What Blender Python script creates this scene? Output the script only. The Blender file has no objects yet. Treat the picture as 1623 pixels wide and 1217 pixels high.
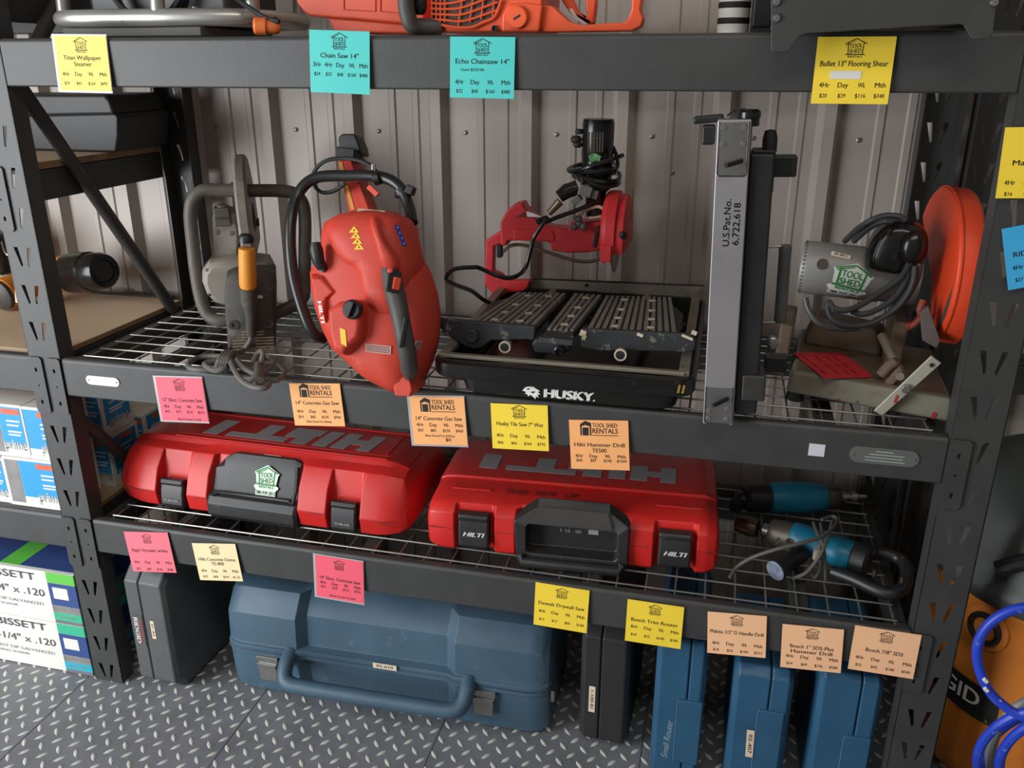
import bpy, bmesh, math, random
from mathutils import Vector, Matrix, Euler
random.seed(7)
C = bpy.context.scene.collection
V = Vector
R = math.radians
PI = math.pi

# ------------------------------------------------------------------ camera
cam = bpy.data.cameras.new('camera')
cam.sensor_width = 36.0
cam.lens = 36.0 * 1361.5 / 1623.0
cam.clip_start = 0.05
cam_o = bpy.data.objects.new('camera', cam)
C.objects.link(cam_o)
cam_o.location = (1.411, -1.5235, 1.5068)
cam_o.rotation_euler = (R(90 - 20.4665), 0, R(13.7713))
bpy.context.scene.camera = cam_o

# ------------------------------------------------------------------ light
vs = bpy.context.scene.view_settings
vs.view_transform = 'Standard'
vs.look = 'None'
vs.exposure = 0.0
vs.gamma = 1.0
vs.use_curve_mapping = False
world = bpy.data.worlds.new('world')
bpy.context.scene.world = world
world.use_nodes = True
wn = world.node_tree.nodes
wn['Background'].inputs[0].default_value = (1.0, 0.97, 0.93, 1)
wn['Background'].inputs[1].default_value = 0.16


def area(name, loc, target, sx, sy, power, col):
    l = bpy.data.lights.new(name, 'AREA')
    l.shape = 'RECTANGLE'
    l.size, l.size_y, l.energy, l.color = sx, sy, power, col
    o = bpy.data.objects.new(name, l)
    C.objects.link(o)
    o.location = loc
    o.rotation_euler = (V(target) - V(loc)).to_track_quat('-Z', 'Y').to_euler()
    return o


area('open_shop_door_daylight', (-1.65, -2.1, 1.3), (0.45, 0.0, 0.8), 1.9, 2.5, 145, (0.93, 0.965, 1.0))
area('ceiling_strip_light', (1.6, -2.2, 3.6), (1.0, 0.2, 0.9), 2.4, 0.5, 24, (1.0, 0.93, 0.84))

# ------------------------------------------------------------------ materials
MATS = {}


def mat(name, col, rough=0.5, metal=0.0, var=0.0, scale=8.0, dirt=None, dirt_amt=0.0, bump=0.0, bscale=60.0, spec=0.5, coat=0.0):
    """Principled surface with noise colour variation, patchy grime and fine bump."""
    if name in MATS:
        return MATS[name]
    m = bpy.data.materials.new(name)
    m.use_nodes = True
    nt = m.node_tree
    b = nt.nodes['Principled BSDF']
    b.inputs['Roughness'].default_value = rough
    b.inputs['Metallic'].default_value = metal
    b.inputs['Specular IOR Level'].default_value = spec
    b.inputs['Coat Weight'].default_value = coat
    c = (*col, 1)
    b.inputs['Base Color'].default_value = c
    tc = nt.nodes.new('ShaderNodeTexCoord')
    out = None
    if var > 0:
        n = nt.nodes.new('ShaderNodeTexNoise')
        n.inputs['Scale'].default_value = scale
        n.inputs['Detail'].default_value = 6
        nt.links.new(tc.outputs['Object'], n.inputs['Vector'])
        r = nt.nodes.new('ShaderNodeValToRGB')
        r.color_ramp.elements[0].position = 0.3
        r.color_ramp.elements[1].position = 0.7
        r.color_ramp.elements[0].color = (*[x * (1 - var) for x in col], 1)
        r.color_ramp.elements[1].color = (*[min(1, x * (1 + var)) for x in col], 1)
        nt.links.new(n.outputs['Fac'], r.inputs['Fac'])
        out = r.outputs['Color']
    if dirt is not None:
        n2 = nt.nodes.new('ShaderNodeTexNoise')
        n2.inputs['Scale'].default_value = scale * 2.3
        n2.inputs['Detail'].default_value = 10
        n2.inputs['Roughness'].default_value = 0.7
        nt.links.new(tc.outputs['Object'], n2.inputs['Vector'])
        r2 = nt.nodes.new('ShaderNodeValToRGB')
        r2.color_ramp.elements[0].position = 0.62 - 0.35 * dirt_amt
        r2.color_ramp.elements[1].position = 0.80 - 0.2 * dirt_amt
        r2.color_ramp.elements[0].color = (0, 0, 0, 1)
        r2.color_ramp.elements[1].color = (1, 1, 1, 1)
        nt.links.new(n2.outputs['Fac'], r2.inputs['Fac'])
        mx = nt.nodes.new('ShaderNodeMixRGB')
        mx.inputs[2].default_value = (*dirt, 1)
        if out:
            nt.links.new(out, mx.inputs[1])
        else:
            mx.inputs[1].default_value = c
        nt.links.new(r2.outputs['Color'], mx.inputs[0])
        out = mx.outputs[0]
    if out:
        nt.links.new(out, b.inputs['Base Color'])
    if bump > 0:
        n3 = nt.nodes.new('ShaderNodeTexNoise')
        n3.inputs['Scale'].default_value = bscale
        n3.inputs['Detail'].default_value = 4
        nt.links.new(tc.outputs['Object'], n3.inputs['Vector'])
        bp = nt.nodes.new('ShaderNodeBump')
        bp.inputs['Strength'].default_value = bump
        bp.inputs['Distance'].default_value = 0.002
        nt.links.new(n3.outputs['Fac'], bp.inputs['Height'])
        nt.links.new(bp.outputs['Normal'], b.inputs['Normal'])
    MATS[name] = m
    return m


def srgb(r, g, b):
    f = lambda c: (c / 255 / 12.92) if c / 255 <= 0.04045 else ((c / 255 + 0.055) / 1.055) ** 2.4
    return (f(r), f(g), f(b))


M_RACK = mat('rack_powder_coat', srgb(60, 60, 59), 0.48, 0, 0.12, 14, bump=0.15, bscale=400, spec=0.5)
M_WIRE = mat('zinc_wire', srgb(150, 148, 140), 0.35, 0.7, 0.15, 30)
M_WALL = mat('ribbed_steel_cladding', srgb(182, 172, 163), 0.42, 0.1, 0.06, 3)
M_BOLT = mat('zinc_fastener', srgb(150, 145, 138), 0.35, 0.8, 0.15, 40)
M_FLOOR = mat('black_rubber_mat', srgb(118, 120, 124), 0.5, 0, 0.16, 9, bump=0.1, bscale=200)
M_TREAD = mat('worn_rubber_tread', srgb(205, 202, 194), 0.45, 0, 0.12, 30)
M_SEAM = mat('mat_seam', srgb(40, 41, 42), 0.8)
M_PLY = mat('plywood', srgb(196, 170, 140), 0.6, 0, 0.10, 5)
M_PLYE = mat('plywood_edge', srgb(150, 118, 84), 0.7, 0, 0.2, 30)
M_BLACK = mat('black_plastic', srgb(30, 30, 31), 0.42, 0, 0.15, 20)
M_RUBBER = mat('black_rubber', srgb(28, 28, 29), 0.6, 0, 0.2, 25)
M_STEEL = mat('bare_steel', srgb(165, 163, 160), 0.3, 0.9, 0.12, 15)
M_WHITE = mat('white_label', srgb(225, 222, 216), 0.6)
M_INK = mat('black_ink', srgb(35, 32, 30), 0.7)
M_PLATEWHITE = mat('white_enamel_plate', srgb(225, 224, 218), 0.35)
M_CLEAR = mat('plastic_sleeve', srgb(176, 172, 172), 0.2)


# ------------------------------------------------------------------ mesh helpers
def basis(d):
    d = V(d).normalized()
    a = V((0, 0, 1)) if abs(d.z) < 0.9 else V((1, 0, 0))
    u = d.cross(a).normalized()
    return u, d.cross(u).normalized(), d


def catmull(pts, n=8, closed=False):
    pts = [V(p) for p in pts]
    out = []
    m = len(pts)
    rng = range(m if closed else m - 1)
    for i in rng:
        if closed:
            p0, p1, p2, p3 = pts[i - 1], pts[i], pts[(i + 1) % m], pts[(i + 2) % m]
        else:
            p1, p2 = pts[i], pts[i + 1]
            p0 = pts[i - 1] if i else p1 * 2 - p2
            p3 = pts[i + 2] if i + 2 < m else p2 * 2 - p1
        for k in range(n):
            t = k / n
            out.append(0.5 * ((2 * p1) + (p2 - p0) * t + (2 * p0 - 5 * p1 + 4 * p2 - p3) * t * t + (3 * p1 - p0 - 3 * p2 + p3) * t ** 3))
    if not closed:
        out.append(pts[-1])
    return out


class MB:
    """collects shapes into one mesh; .m is the current transform, .mi the current material slot"""
    def __init__(s):
        s.bm = bmesh.new()
        s.m = Matrix()
        s.mi = 0

    def at(s, loc=(0, 0, 0), rot=(0, 0, 0)):
        s.m = Matrix.Translation(V(loc)) @ Euler([R(a) for a in rot]).to_matrix().to_4x4()
        return s

    def v(s, p):
        return s.bm.verts.new(s.m @ V(p))

    def f(s, vs):
        try:
            fa = s.bm.faces.new(vs)
            fa.material_index = s.mi
            return fa
        except ValueError:
            return None

    def box(s, c, d, rot=(0, 0, 0), taper=1.0):
        old = s.m
        s.m = old @ Matrix.Translation(V(c)) @ Euler([R(a) for a in rot]).to_matrix().to_4x4()
        x, y, z = d[0] / 2, d[1] / 2, d[2] / 2
        b = [s.v((sx * x, sy * y, -z)) for sx, sy in ((-1, -1), (1, -1), (1, 1), (-1, 1))]
        t = [s.v((sx * x * taper, sy * y * taper, z)) for sx, sy in ((-1, -1), (1, -1), (1, 1), (-1, 1))]
        s.f(b[::-1]); s.f(t)
        for i in range(4):
            s.f([b[i], b[(i + 1) % 4], t[(i + 1) % 4], t[i]])
        s.m = old
        return s

    def span(s, a, b):
        a, b = V(a), V(b)
        return s.box((a + b) / 2, [abs(k) for k in (b - a)])

    def loft(s, rings, cap=True, closed=False):
        vr = [[s.v(p) for p in r] for r in rings]
        n = len(vr[0])
        L = len(vr)
        for i in range(L if closed else L - 1):
            a, b = vr[i], vr[(i + 1) % L]
            for k in range(n):
                s.f([a[k], a[(k + 1) % n], b[(k + 1) % n], b[k]])
        if cap and not closed:
            s.f(vr[0][::-1]); s.f(vr[-1])
        return s

    def cyl(s, p0, p1, r0, r1=None, n=16):
        r1 = r0 if r1 is None else r1
        p0, p1 = V(p0), V(p1)
        u, w, d = basis(p1 - p0)
        ring = lambda p, r: [p + (u * math.cos(2 * PI * k / n) + w * math.sin(2 * PI * k / n)) * r for k in range(n)]
        return s.loft([ring(p0, r0), ring(p1, r1)])

    def lathe(s, p0, d, prof, n=24, sq=(1, 1)):
        p0 = V(p0)
        u, w, d = basis(d)
        rings = []
        for r, h in prof:
            rings.append([p0 + d * h + (u * math.cos(2 * PI * k / n) * sq[0] + w * math.sin(2 * PI * k / n) * sq[1]) * max(r, 1e-4) for k in range(n)])
        return s.loft(rings)

    def tube(s, pts, r, n=10, smooth=0, closed=False):
        pts = catmull(pts, smooth, closed) if smooth else [V(p) for p in pts]
        rr = r if isinstance(r, (list, tuple)) else None
        L = len(pts)
        rings = []
        t0 = (pts[1] - pts[0]).normalized()
        u, w, _ = basis(t0)
        for i, p in enumerate(pts):
            if closed:
                t = (pts[(i + 1) % L] - pts[i - 1])
            else:
                t = pts[min(i + 1, L - 1)] - pts[max(i - 1, 0)]
            if t.length < 1e-9:
                t = t0
            t.normalize()
            q = t0.rotation_difference(t)
            u = (q @ u); u = (u - t * u.dot(t)).normalized(); w = t.cross(u)
            t0 = t
            ri = r if rr is None else rr[0] + (rr[-1] - rr[0]) * i / (L - 1) if len(rr) == 2 else rr[min(len(rr) - 1, int(i / (L - 1) * (len(rr) - 1) + 0.5))]
            rings.append([p + (u * math.cos(2 * PI * k / n) + w * math.sin(2 * PI * k / n)) * ri for k in range(n)])
        return s.loft(rings, closed=closed)

    def prism(s, poly, vec):
        vec = V(vec)
        a = [V(p) for p in poly]
        return s.loft([a, [p + vec for p in a]])

    def ball(s, c, r, n=14, sc=(1, 1, 1)):
        c = V(c)
        rings = []
        for i in range(1, n // 2):
            th = PI * i / (n // 2)
            rings.append([c + V((math.sin(th) * math.cos(2 * PI * k / n) * r * sc[0], math.sin(th) * math.sin(2 * PI * k / n) * r * sc[1], -math.cos(th) * r * sc[2])) for k in range(n)])
        return s.loft(rings)

    def add_mesh(s, me, mi=None):
        vs_ = [s.v(v.co) for v in me.vertices]
        k = s.mi if mi is None else mi
        for p in me.polygons:
            f = s.f([vs_[i] for i in p.vertices])
            if f:
                f.material_index = k
        return s

    def build(s, name, m, parent=None, bevel=0, seg=2, ang=35, smooth=True, recalc=True, subsurf=0):
        if recalc:
            bmesh.ops.recalc_face_normals(s.bm, faces=s.bm.faces)
        me = bpy.data.meshes.new(name)
        s.bm.to_mesh(me)
        s.bm.free()
        for mm in (m if isinstance(m, (list, tuple)) else [m]):
            me.materials.append(mm)
        if smooth:
            me.shade_smooth()
            me.set_sharp_from_angle(angle=R(ang))
        o = bpy.data.objects.new(name, me)
        C.objects.link(o)
        if parent:
            o.parent = parent
        if bevel:
            bv = o.modifiers.new('bevel', 'BEVEL')
            bv.width = bevel
            bv.segments = seg
            bv.limit_method = 'ANGLE'
            bv.angle_limit = R(30)
            bv.harden_normals = True
        if subsurf:
            sb = o.modifiers.new('sub', 'SUBSURF')
            sb.levels = sb.render_levels = subsurf
        return o


def plate_mesh(outline, holes, t, res=6):
    """flat plate in XY with see-through holes, thickness t along +Z"""
    cu = bpy.data.curves.new('plate', 'CURVE')
    cu.dimensions = '2D'
    cu.fill_mode = 'BOTH'
    cu.extrude = t / 2
    for poly in [outline] + holes:
        sp = cu.splines.new('POLY')
        sp.points.add(len(poly) - 1)
        for p, q in zip(sp.points, poly):
            p.co = (q[0], q[1], 0, 1)
        sp.use_cyclic_u = True
    o = bpy.data.objects.new('plate', cu)
    C.objects.link(o)
    dg = bpy.context.evaluated_depsgraph_get()
    me = bpy.data.meshes.new_from_object(o.evaluated_get(dg))
    bpy.data.objects.remove(o)
    bpy.data.curves.remove(cu)
    return me


def circle(c, r, n=12, sx=1, sy=1):
    return [(c[0] + math.cos(2 * PI * k / n) * r * sx, c[1] + math.sin(2 * PI * k / n) * r * sy) for k in range(n)]


TXT = {}


def text_mesh(s, bold=0.0, shear=0.0):
    """unit-height text as a mesh in XY, centred"""
    key = (s, bold, shear)
    if key in TXT:
        return TXT[key]
    cu = bpy.data.curves.new('txt', 'FONT')
    cu.body = s
    cu.size = 1.0
    cu.align_x = 'CENTER'
    cu.align_y = 'CENTER'
    cu.offset = bold
    cu.shear = shear
    cu.resolution_u = 3
    o = bpy.data.objects.new('txt', cu)
    C.objects.link(o)
    dg = bpy.context.evaluated_depsgraph_get()
    me = bpy.data.meshes.new_from_object(o.evaluated_get(dg))
    bpy.data.objects.remove(o)
    bpy.data.curves.remove(cu)
    TXT[key] = me
    return me


def put_text(mb, s, x, z, h, y=-0.0006, w=None, bold=0.012, rot=0, shear=0.0, mirror=False):
    """lay text on an XZ face looking towards -Y; h = em size; w = fit to this width"""
    me = text_mesh(s, 0.0, shear)
    xs = [v.co.x for v in me.vertices]
    sx = h
    if w and xs:
        sx = w / (max(xs) - min(xs))
    old = mb.m
    base = old @ Matrix.Translation((x, y, z)) @ Euler((PI / 2, 0, 0)).to_matrix().to_4x4() @ Matrix.Rotation(R(rot), 4, 'Z') @ Matrix.Diagonal((sx, h, h, 1))
    # heavier weights are built up from slightly offset copies of the letters
    for k in ((-1, 1) if bold > 0.004 else (0,)):
        mb.m = base @ Matrix.Translation((k * bold, k * bold * .4, 0))
        mb.add_mesh(me)
    mb.m = old


def stroke(mb, pts, w, y=-0.0006):
    """flat pen stroke in XZ"""
    for a, b in zip(pts[:-1], pts[1:]):
        d = V((b[0] - a[0], b[1] - a[1]))
        if d.length < 1e-9:
            continue
        n = V((-d.y, d.x)).normalized() * w / 2
        e = d.normalized() * w * 0.3
        q = [(a[0] - e.x + n.x, a[1] - e.y + n.y), (a[0] - e.x - n.x, a[1] - e.y - n.y), (b[0] + e.x - n.x, b[1] + e.y - n.y), (b[0] + e.x + n.x, b[1] + e.y + n.y)]
        mb.f([mb.v((p[0], y, p[1])) for p in q])


def thing(name, label, cat, loc=(0, 0, 0), rot=(0, 0, 0), group=None):
    o = bpy.data.objects.new(name, None)
    o.empty_display_size = 0.05
    C.objects.link(o)
    o.location = loc
    o.rotation_euler = [R(a) for a in rot]
    return tag(o, label, cat, group)


def tag(o, label=None, cat=None, group=None, kind=None):
    if label: o['label'] = label
    if cat: o['category'] = cat
    if group: o['group'] = group
    if kind: o['kind'] = kind
    return o


def dup(root, loc=None, rot=None, label=None, group=None):
    r = root.copy()
    C.objects.link(r)
    if loc is not None: r.location = loc
    if rot is not None: r.rotation_euler = [R(a) for a in rot]
    tag(r, label, None, group)
    for ch in list(root.children):
        c = ch.copy(); C.objects.link(c); c.parent = r
        for g in list(ch.children):
            d = g.copy(); C.objects.link(d); d.parent = c
    return r


# ------------------------------------------------------------------ setting
ZT, ZM, ZL = 1.5528, 0.8900, 0.4826      # shelf levels
BH = 0.0885                               # beam face height
RW, RD = 1.83, 0.56                       # rack bay width, depth
WALL_Y = 0.61

# floor: rubber mats with diamond tread
fm = MB()
fx0, fx1, fy0, fy1 = -2.4, 3.2, -2.6, 1.2
a = 0.0475
fm.box(((fx0 + fx1) / 2, (fy0 + fy1) / 2, -0.02), (fx1 - fx0, fy1 - fy0, 0.04))
fm.mi = 1


def lozenge(mb, x, y, ang, L=0.0145, W=0.0046, h=0.0016):
    c, s = math.cos(ang), math.sin(ang)
    P = lambda u, v, z: mb.v((x + c * u - s * v, y + s * u + c * v, z))
    lo = [P(L, 0, 0.0002), P(L * .35, W, 0.0002), P(-L * .35, W, 0.0002), P(-L, 0, 0.0002), P(-L * .35, -W, 0.0002), P(L * .35, -W, 0.0002)]
    hi = [P(L * .72, 0, h), P(L * .3, W * .5, h), P(-L * .3, W * .5, h), P(-L * .72, 0, h), P(-L * .3, -W * .5, h), P(L * .3, -W * .5, h)]
    for i in range(6):
        mb.f([lo[i], lo[(i + 1) % 6], hi[(i + 1) % 6], hi[i]])
    mb.f(hi)


ox, oy = -0.093, -0.187
for i in range(-14, 60):
    for j in range(-17, 17):
        x, y = ox + i * a + 0.0012 * j, oy + j * 0.0487
        if not (-0.75 < x < 2.45 and -0.95 < y < 0.555):
            continue
        lozenge(fm, x, y, R(131))
        lozenge(fm, x + a / 2, y + 0.0245, R(52))
fm.mi = 2
for k in range(-2, 6):
    fm.box((-0.106 + 0.478 * k, -0.7, 0.0003), (0.0014, 3.6, 0.0004))
tag(fm.build('floor', [M_FLOOR, M_TREAD, M_SEAM], recalc=False), 'dark grey rubber mat floor with raised diamond tread', None, kind='structure')

# back wall: ribbed steel cladding, 9 inch rib pitch
wm = MB()
PITCH = 0.2305
prof = [(0.0, 0.0), (0.075, 0.0), (0.079, -0.004), (0.089, -0.004), (0.093, 0.0), (0.137, 0.0), (0.141, -0.004), (0.151, -0.004), (0.155, 0.0), (0.181, 0.0), (0.195, -0.027), (0.216, -0.027), (0.2305, 0.0)]
WX0 = 0.3 - 0.035 - 11 * PITCH
prev = None
zb, zt = 0.001, 2.6
for n in range(0, 24):
    for (px, py) in prof:
        c = (wm.v((WX0 + n * PITCH + px, WALL_Y + py, zb)), wm.v((WX0 + n * PITCH + px, WALL_Y + py, zt)))
        if prev:
            wm.f([prev[0], c[0], c[1], prev[1]])
        prev = c
wall = tag(wm.build('wall_back', M_WALL, recalc=False, smooth=False), 'beige grey ribbed steel wall behind the shelving', None, kind='structure')
sol = wall.modifiers.new('solid', 'SOLIDIFY'); sol.thickness = 0.004; sol.offset = 1
for k in range(-1, 8):
    for z in (1.345, 0.62):
        b = MB().lathe((0.309 + k * PITCH, WALL_Y, z), (0, -1, 0), [(0.0095, -0.003), (0.0095, 0.001), (0.0055, 0.0015), (0.0055, 0.006), (0.003, 0.0075)], 12)
        b.build('wall_screw', M_BOLT, wall)
b = MB().lathe((1.283, WALL_Y, 1.262), (0, -1, 0), [(0.0095, -0.003), (0.0095, 0.001), (0.0055, 0.0015), (0.0055, 0.006), (0.003, 0.0075)], 12)
b.build('wall_screw', M_BOLT, wall)

# ------------------------------------------------------------------ racking
PW = 0.083


def slots(z0, z1):
    h = []
    z = z0
    while z < z1:
        for s in (-1, 1):
            h.append([(s * 0.0225, z), (s * 0.0120, z), (s * 0.0065, z - 0.038), (s * 0.0085, z - 0.042), (s * 0.0110, z - 0.042)][::s])
        z += 0.0833
    return h


POST_H = 1.90
POST_MESH = plate_mesh([(-PW / 2, 0), (PW / 2, 0), (PW / 2, POST_H), (-PW / 2, POST_H)], slots(0.053, POST_H - 0.02), 0.0022)


def post(parent, x, y, face, inner, depth=0.042):
    """slotted channel upright; face = -1 web towards the room, +1 towards the wall; flange(s) run inwards"""
    m = MB()
    m.m = Matrix.Translation((x, y, .002)) @ Euler((PI / 2, 0, 0)).to_matrix().to_4x4()
    m.add_mesh(POST_MESH)
    m.m = Matrix()
    for s in (-1, 1):
        m.span((x + s * (PW / 2 - 0.0022), y + face * 0.0011, .002), (x + s * PW / 2, y - face * depth, POST_H))
    return m.build('upright_post', M_RACK, parent, recalc=False)


def beam(parent, x0, x1, yf, zt, face=-1, ends=(1, 1), name='shelf_beam'):
    """stepped box beam; yf = outer face"""
    d = 0.04 * -face
    m = MB()
    pr = [(yf, zt - BH), (yf, zt - 0.006), (yf + d * .12, zt), (yf + d * .55, zt), (yf + d * .55, zt - 0.022), (yf + d, zt - 0.022), (yf + d, zt - BH), (yf + d * .1, zt - BH - .001)]
    m.prism([(x0, p[0], p[1]) for p in pr], (x1 - x0, 0, 0))
    o = m.build(name, M_RACK, parent, bevel=0.003)
    for e, x, sg in ((ends[0], x0, -1), (ends[1], x1, 1)):
        if not e:
            continue
        w, h = 0.036, 0.135
        hs = [circle((w * .5, h - 0.030), 0.0042, 8, .8, 1.35), circle((w * .5, h - 0.068), 0.0022, 8), circle((w * .5, h - 0.108), 0.0042, 8, .8, 1.35)]
        r = 0.005
        pm = plate_mesh([(0, r), (r, 0), (w - r, 0), (w, r), (w, h - r), (w - r, h), (r, h), (0, h - r)], hs, 0.003)
        c = MB()
        xo = x - w if sg < 0 else x
        c.m = Matrix.Translation((xo, yf + face * 0.0035, zt - h)) @ Euler((PI / 2, 0, 0)).to_matrix().to_4x4()
        c.add_mesh(pm)
        c.m = Matrix()
        c.build('beam_connector', M_RACK, o, recalc=False)
    return o


def wire_deck(parent, x0, x1, y0, y1, z, name='wire_deck'):
    m = MB()
    r = 0.0021
    nx = int(round((x1 - x0) / 0.061)); ny = int(round((y1 - y0) / 0.0575))
    for i in range(nx + 1):
        x = x0 + (x1 - x0) * i / nx
        m.tube([(x, y0 - 0.004, z - 0.012), (x, y0 + 0.004, z - 0.0058), (x, y1 - 0.004, z - 0.0058), (x, y1 + 0.004, z - 0.012)], r, 6)
    for j in range(ny + 1):
        y = y0 + 0.01 + (y1 - y0 - 0.02) * j / ny
        m.cyl((x0 - 0.004, y, z - 0.0018), (x1 + 0.004, y, z - 0.0018), r, n=6)
    o = m.build(name, M_WIRE, parent)
    for k in (0.1, 0.37, 0.635, 0.9):
        x = x0 + (x1 - x0) * k
        MB().span((x - 0.018, y0 + 0.02, z - 0.024), (x + 0.018, y1 - 0.02, z - 0.0085)).build('deck_support', M_RACK, o, bevel=0.003)
    return o


rack = thing('storage_rack', 'dark grey steel shelving rack filling the middle, with wire mesh shelves', 'shelving', (0, 0, 0))
for x, y, f in ((-PW / 2, 0.0, -1), (RW + PW / 2, 0.0, -1), (-PW / 2 + 0.045, RD, 1), (RW + PW / 2 - 0.03, RD, 1)):
    post(rack, x, y, f, 0)
beams = {}
for k, z in (('top', ZT), ('mid', ZM), ('low', ZL)):
    beams[k] = beam(rack, 0.0, RW, -0.001, z, -1, (0 if k == 'top' else 1, 1 if k != 'top' else 0))
    beam(rack, 0.0, RW, RD - 0.002, z, 1, (0, 0), 'rear_shelf_beam')
    wire_deck(rack, 0.038, RW - 0.026, 0.024, RD - 0.024, z)
    for x in (0.012, RW - 0.012):
        MB().span((x - 0.012, 0.04, z - 0.07), (x + 0.012, RD - 0.04, z - 0.012)).build('side_rail', M_RACK, rack, bevel=0.003)
# round diagonal side braces
for x in (-0.017,):
    for z0, z1 in ((1.47, 0.80), (0.72, 0.16)):
        m = MB()
        m.tube([(x, 0.045, z0), (x, RD - 0.06, z1)], 0.0155, 14)
        m.build('side_brace', M_RACK, rack)
for x in (-0.017,):
    MB().tube([(x, 0.045, 1.47), (x, RD - 0.06, 1.93)], 0.0155, 14).build('side_brace', M_RACK, rack)


def oval_plate(parent, x0, x1, zc, h, m, slope=0.0):
    r = h / 2
    pts = []
    for k in range(13):
        t = PI / 2 + PI * k / 12
        pts.append((x0 + r + math.cos(t) * r, zc + math.sin(t) * r))
    for k in range(13):
        t = -PI / 2 + PI * k / 12
        pts.append((x1 - r + math.cos(t) * r, zc + math.sin(t) * r))
    p = MB()
    p.prism([(q[0], -0.0016, q[1]) for q in pts], (0, -0.0015, 0))
    p.mi = 1
    for x in (x0 + 0.007, x1 - 0.007):
        p.lathe((x, -0.003, zc), (0, -1, 0), [(0.0028, 0), (0.0022, 0.0014), (0.0004, 0.0016)], 8)
    return p.build('rating_plate', [m, M_BOLT], parent)


oval_plate(beams['mid'], 0.060, 0.145, 0.846, 0.021, M_PLATEWHITE)
o = oval_plate(beams['mid'], 1.668, 1.786, 0.844, 0.032, mat('clear_rating_plate', srgb(116, 120, 116), 0.25, 0.4))
m = MB()
for i, (w, dx) in enumerate(((0.030, 0), (0.06, 0.004), (0.064, 0.0), (0.068, 0.002))):
    m.at((1.727 + dx, -0.0036, 0.853 - i * 0.006)).box((0, 0, 0), (w, 0.0002, 0.0016))
m.build('printing', mat('faint_grey_print', srgb(168, 172, 168), 0.6), o)
MB().span((1.598, -0.0012, 0.832), (1.626, -0.0022, 0.856)).build('white_sticker', mat('pale_sticker', srgb(205, 205, 215), 0.6), beams['mid'])

# neighbour bay on the left with plywood shelves (shares our left uprights)
rl = thing('storage_rack', 'dark grey shelving rack at the left edge, with plywood shelves', 'shelving', (0, 0, 0))
LX = -RW - PW


def plywood(z, th):
    """board notched round the shared uprights"""
    xa, xb = -PW - .002, -.036
    o = [(LX, .040), (xa, .040), (xa, .050), (xb, .050), (xb, RD - .050), (xa, RD - .050), (xa, RD - .044), (LX, RD - .044)]
    MB().prism([(x, y, z - th) for x, y in o], (0, 0, th)).build('plywood_deck', [M_PLY], rl, bevel=.0008)
    MB().span((xb, .052, z - th + .0005), (xb + .0006, RD - .052, z - .0005)).build('plywood_edge', M_PLYE, rl, smooth=False)


for z in (ZM, ZL):
    beam(rl, LX, -PW - .001, -0.001, z, -1, (0, 1))
    beam(rl, LX, -PW - .001, RD - 0.002, z, 1, (0, 0), 'rear_shelf_beam')
    plywood(z, 0.012)
for x, y, f in ((LX - PW / 2, 0, -1), (LX - PW / 2, RD, 1)):
    post(rl, x, y, f, 0)

# ------------------------------------------------------------------ price cards
def house_logo(mb, cx, cz, w, y=-0.0008, k=1.0):
    P = lambda u, v: (cx + u * w, cz + v * w)
    t = w * 0.045 * k
    stroke(mb, [P(-.52, .22), P(0, .47), P(.52, .22)], t, y)
    stroke(mb, [P(-.47, .16), P(-.02, .38)], t * .7, y)
    stroke(mb, [P(-.38, .26), P(-.35, -.30)], t, y)
    stroke(mb, [P(.38, .26), P(.35, -.30)], t, y)
    stroke(mb, [P(-.46, -.30), P(.46, -.30)], t * 1.2, y)
    put_text(mb, 'TOOL', cx, cz + .11 * w, .30 * w, y, .62 * w, .02 * k, 4)
    put_text(mb, 'SHED', cx, cz - .14 * w, .30 * w, y, .60 * w, .02 * k, 4)
    put_text(mb, 'RENTALS', cx, cz - .41 * w, .15 * w, y, .70 * w, .02 * k)


def shed_logo(mb, cx, cz, w, y=-0.0008):
    """solid shed icon beside TOOL SHED RENTALS"""
    P = lambda u, v: mb.v((cx + u * w, y, cz + v * w))
    mb.f([P(-.50, -.20), P(-.50, .12), P(-.36, .22), P(-.36, .10), P(-.46, .06), P(-.46, -.20)])
    mb.f([P(-.36, .22), P(-.20, .16), P(-.20, -.20), P(-.24, -.20), P(-.24, .06), P(-.36, .10)])
    mb.f([P(-.44, -.20), P(-.44, .03), P(-.27, .03), P(-.27, -.20)])
    put_text(mb, 'TOOL SHED', cx + .17 * w, cz + .09 * w, .17 * w, y, .66 * w, .02)
    put_text(mb, 'RENTALS', cx + .17 * w, cz - .07 * w, .20 * w, y, .68 * w, .02)
    stroke(mb, [(cx - .18 * w, cz - .19 * w), (cx + .52 * w, cz - .19 * w)], .02 * w, y)


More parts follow.
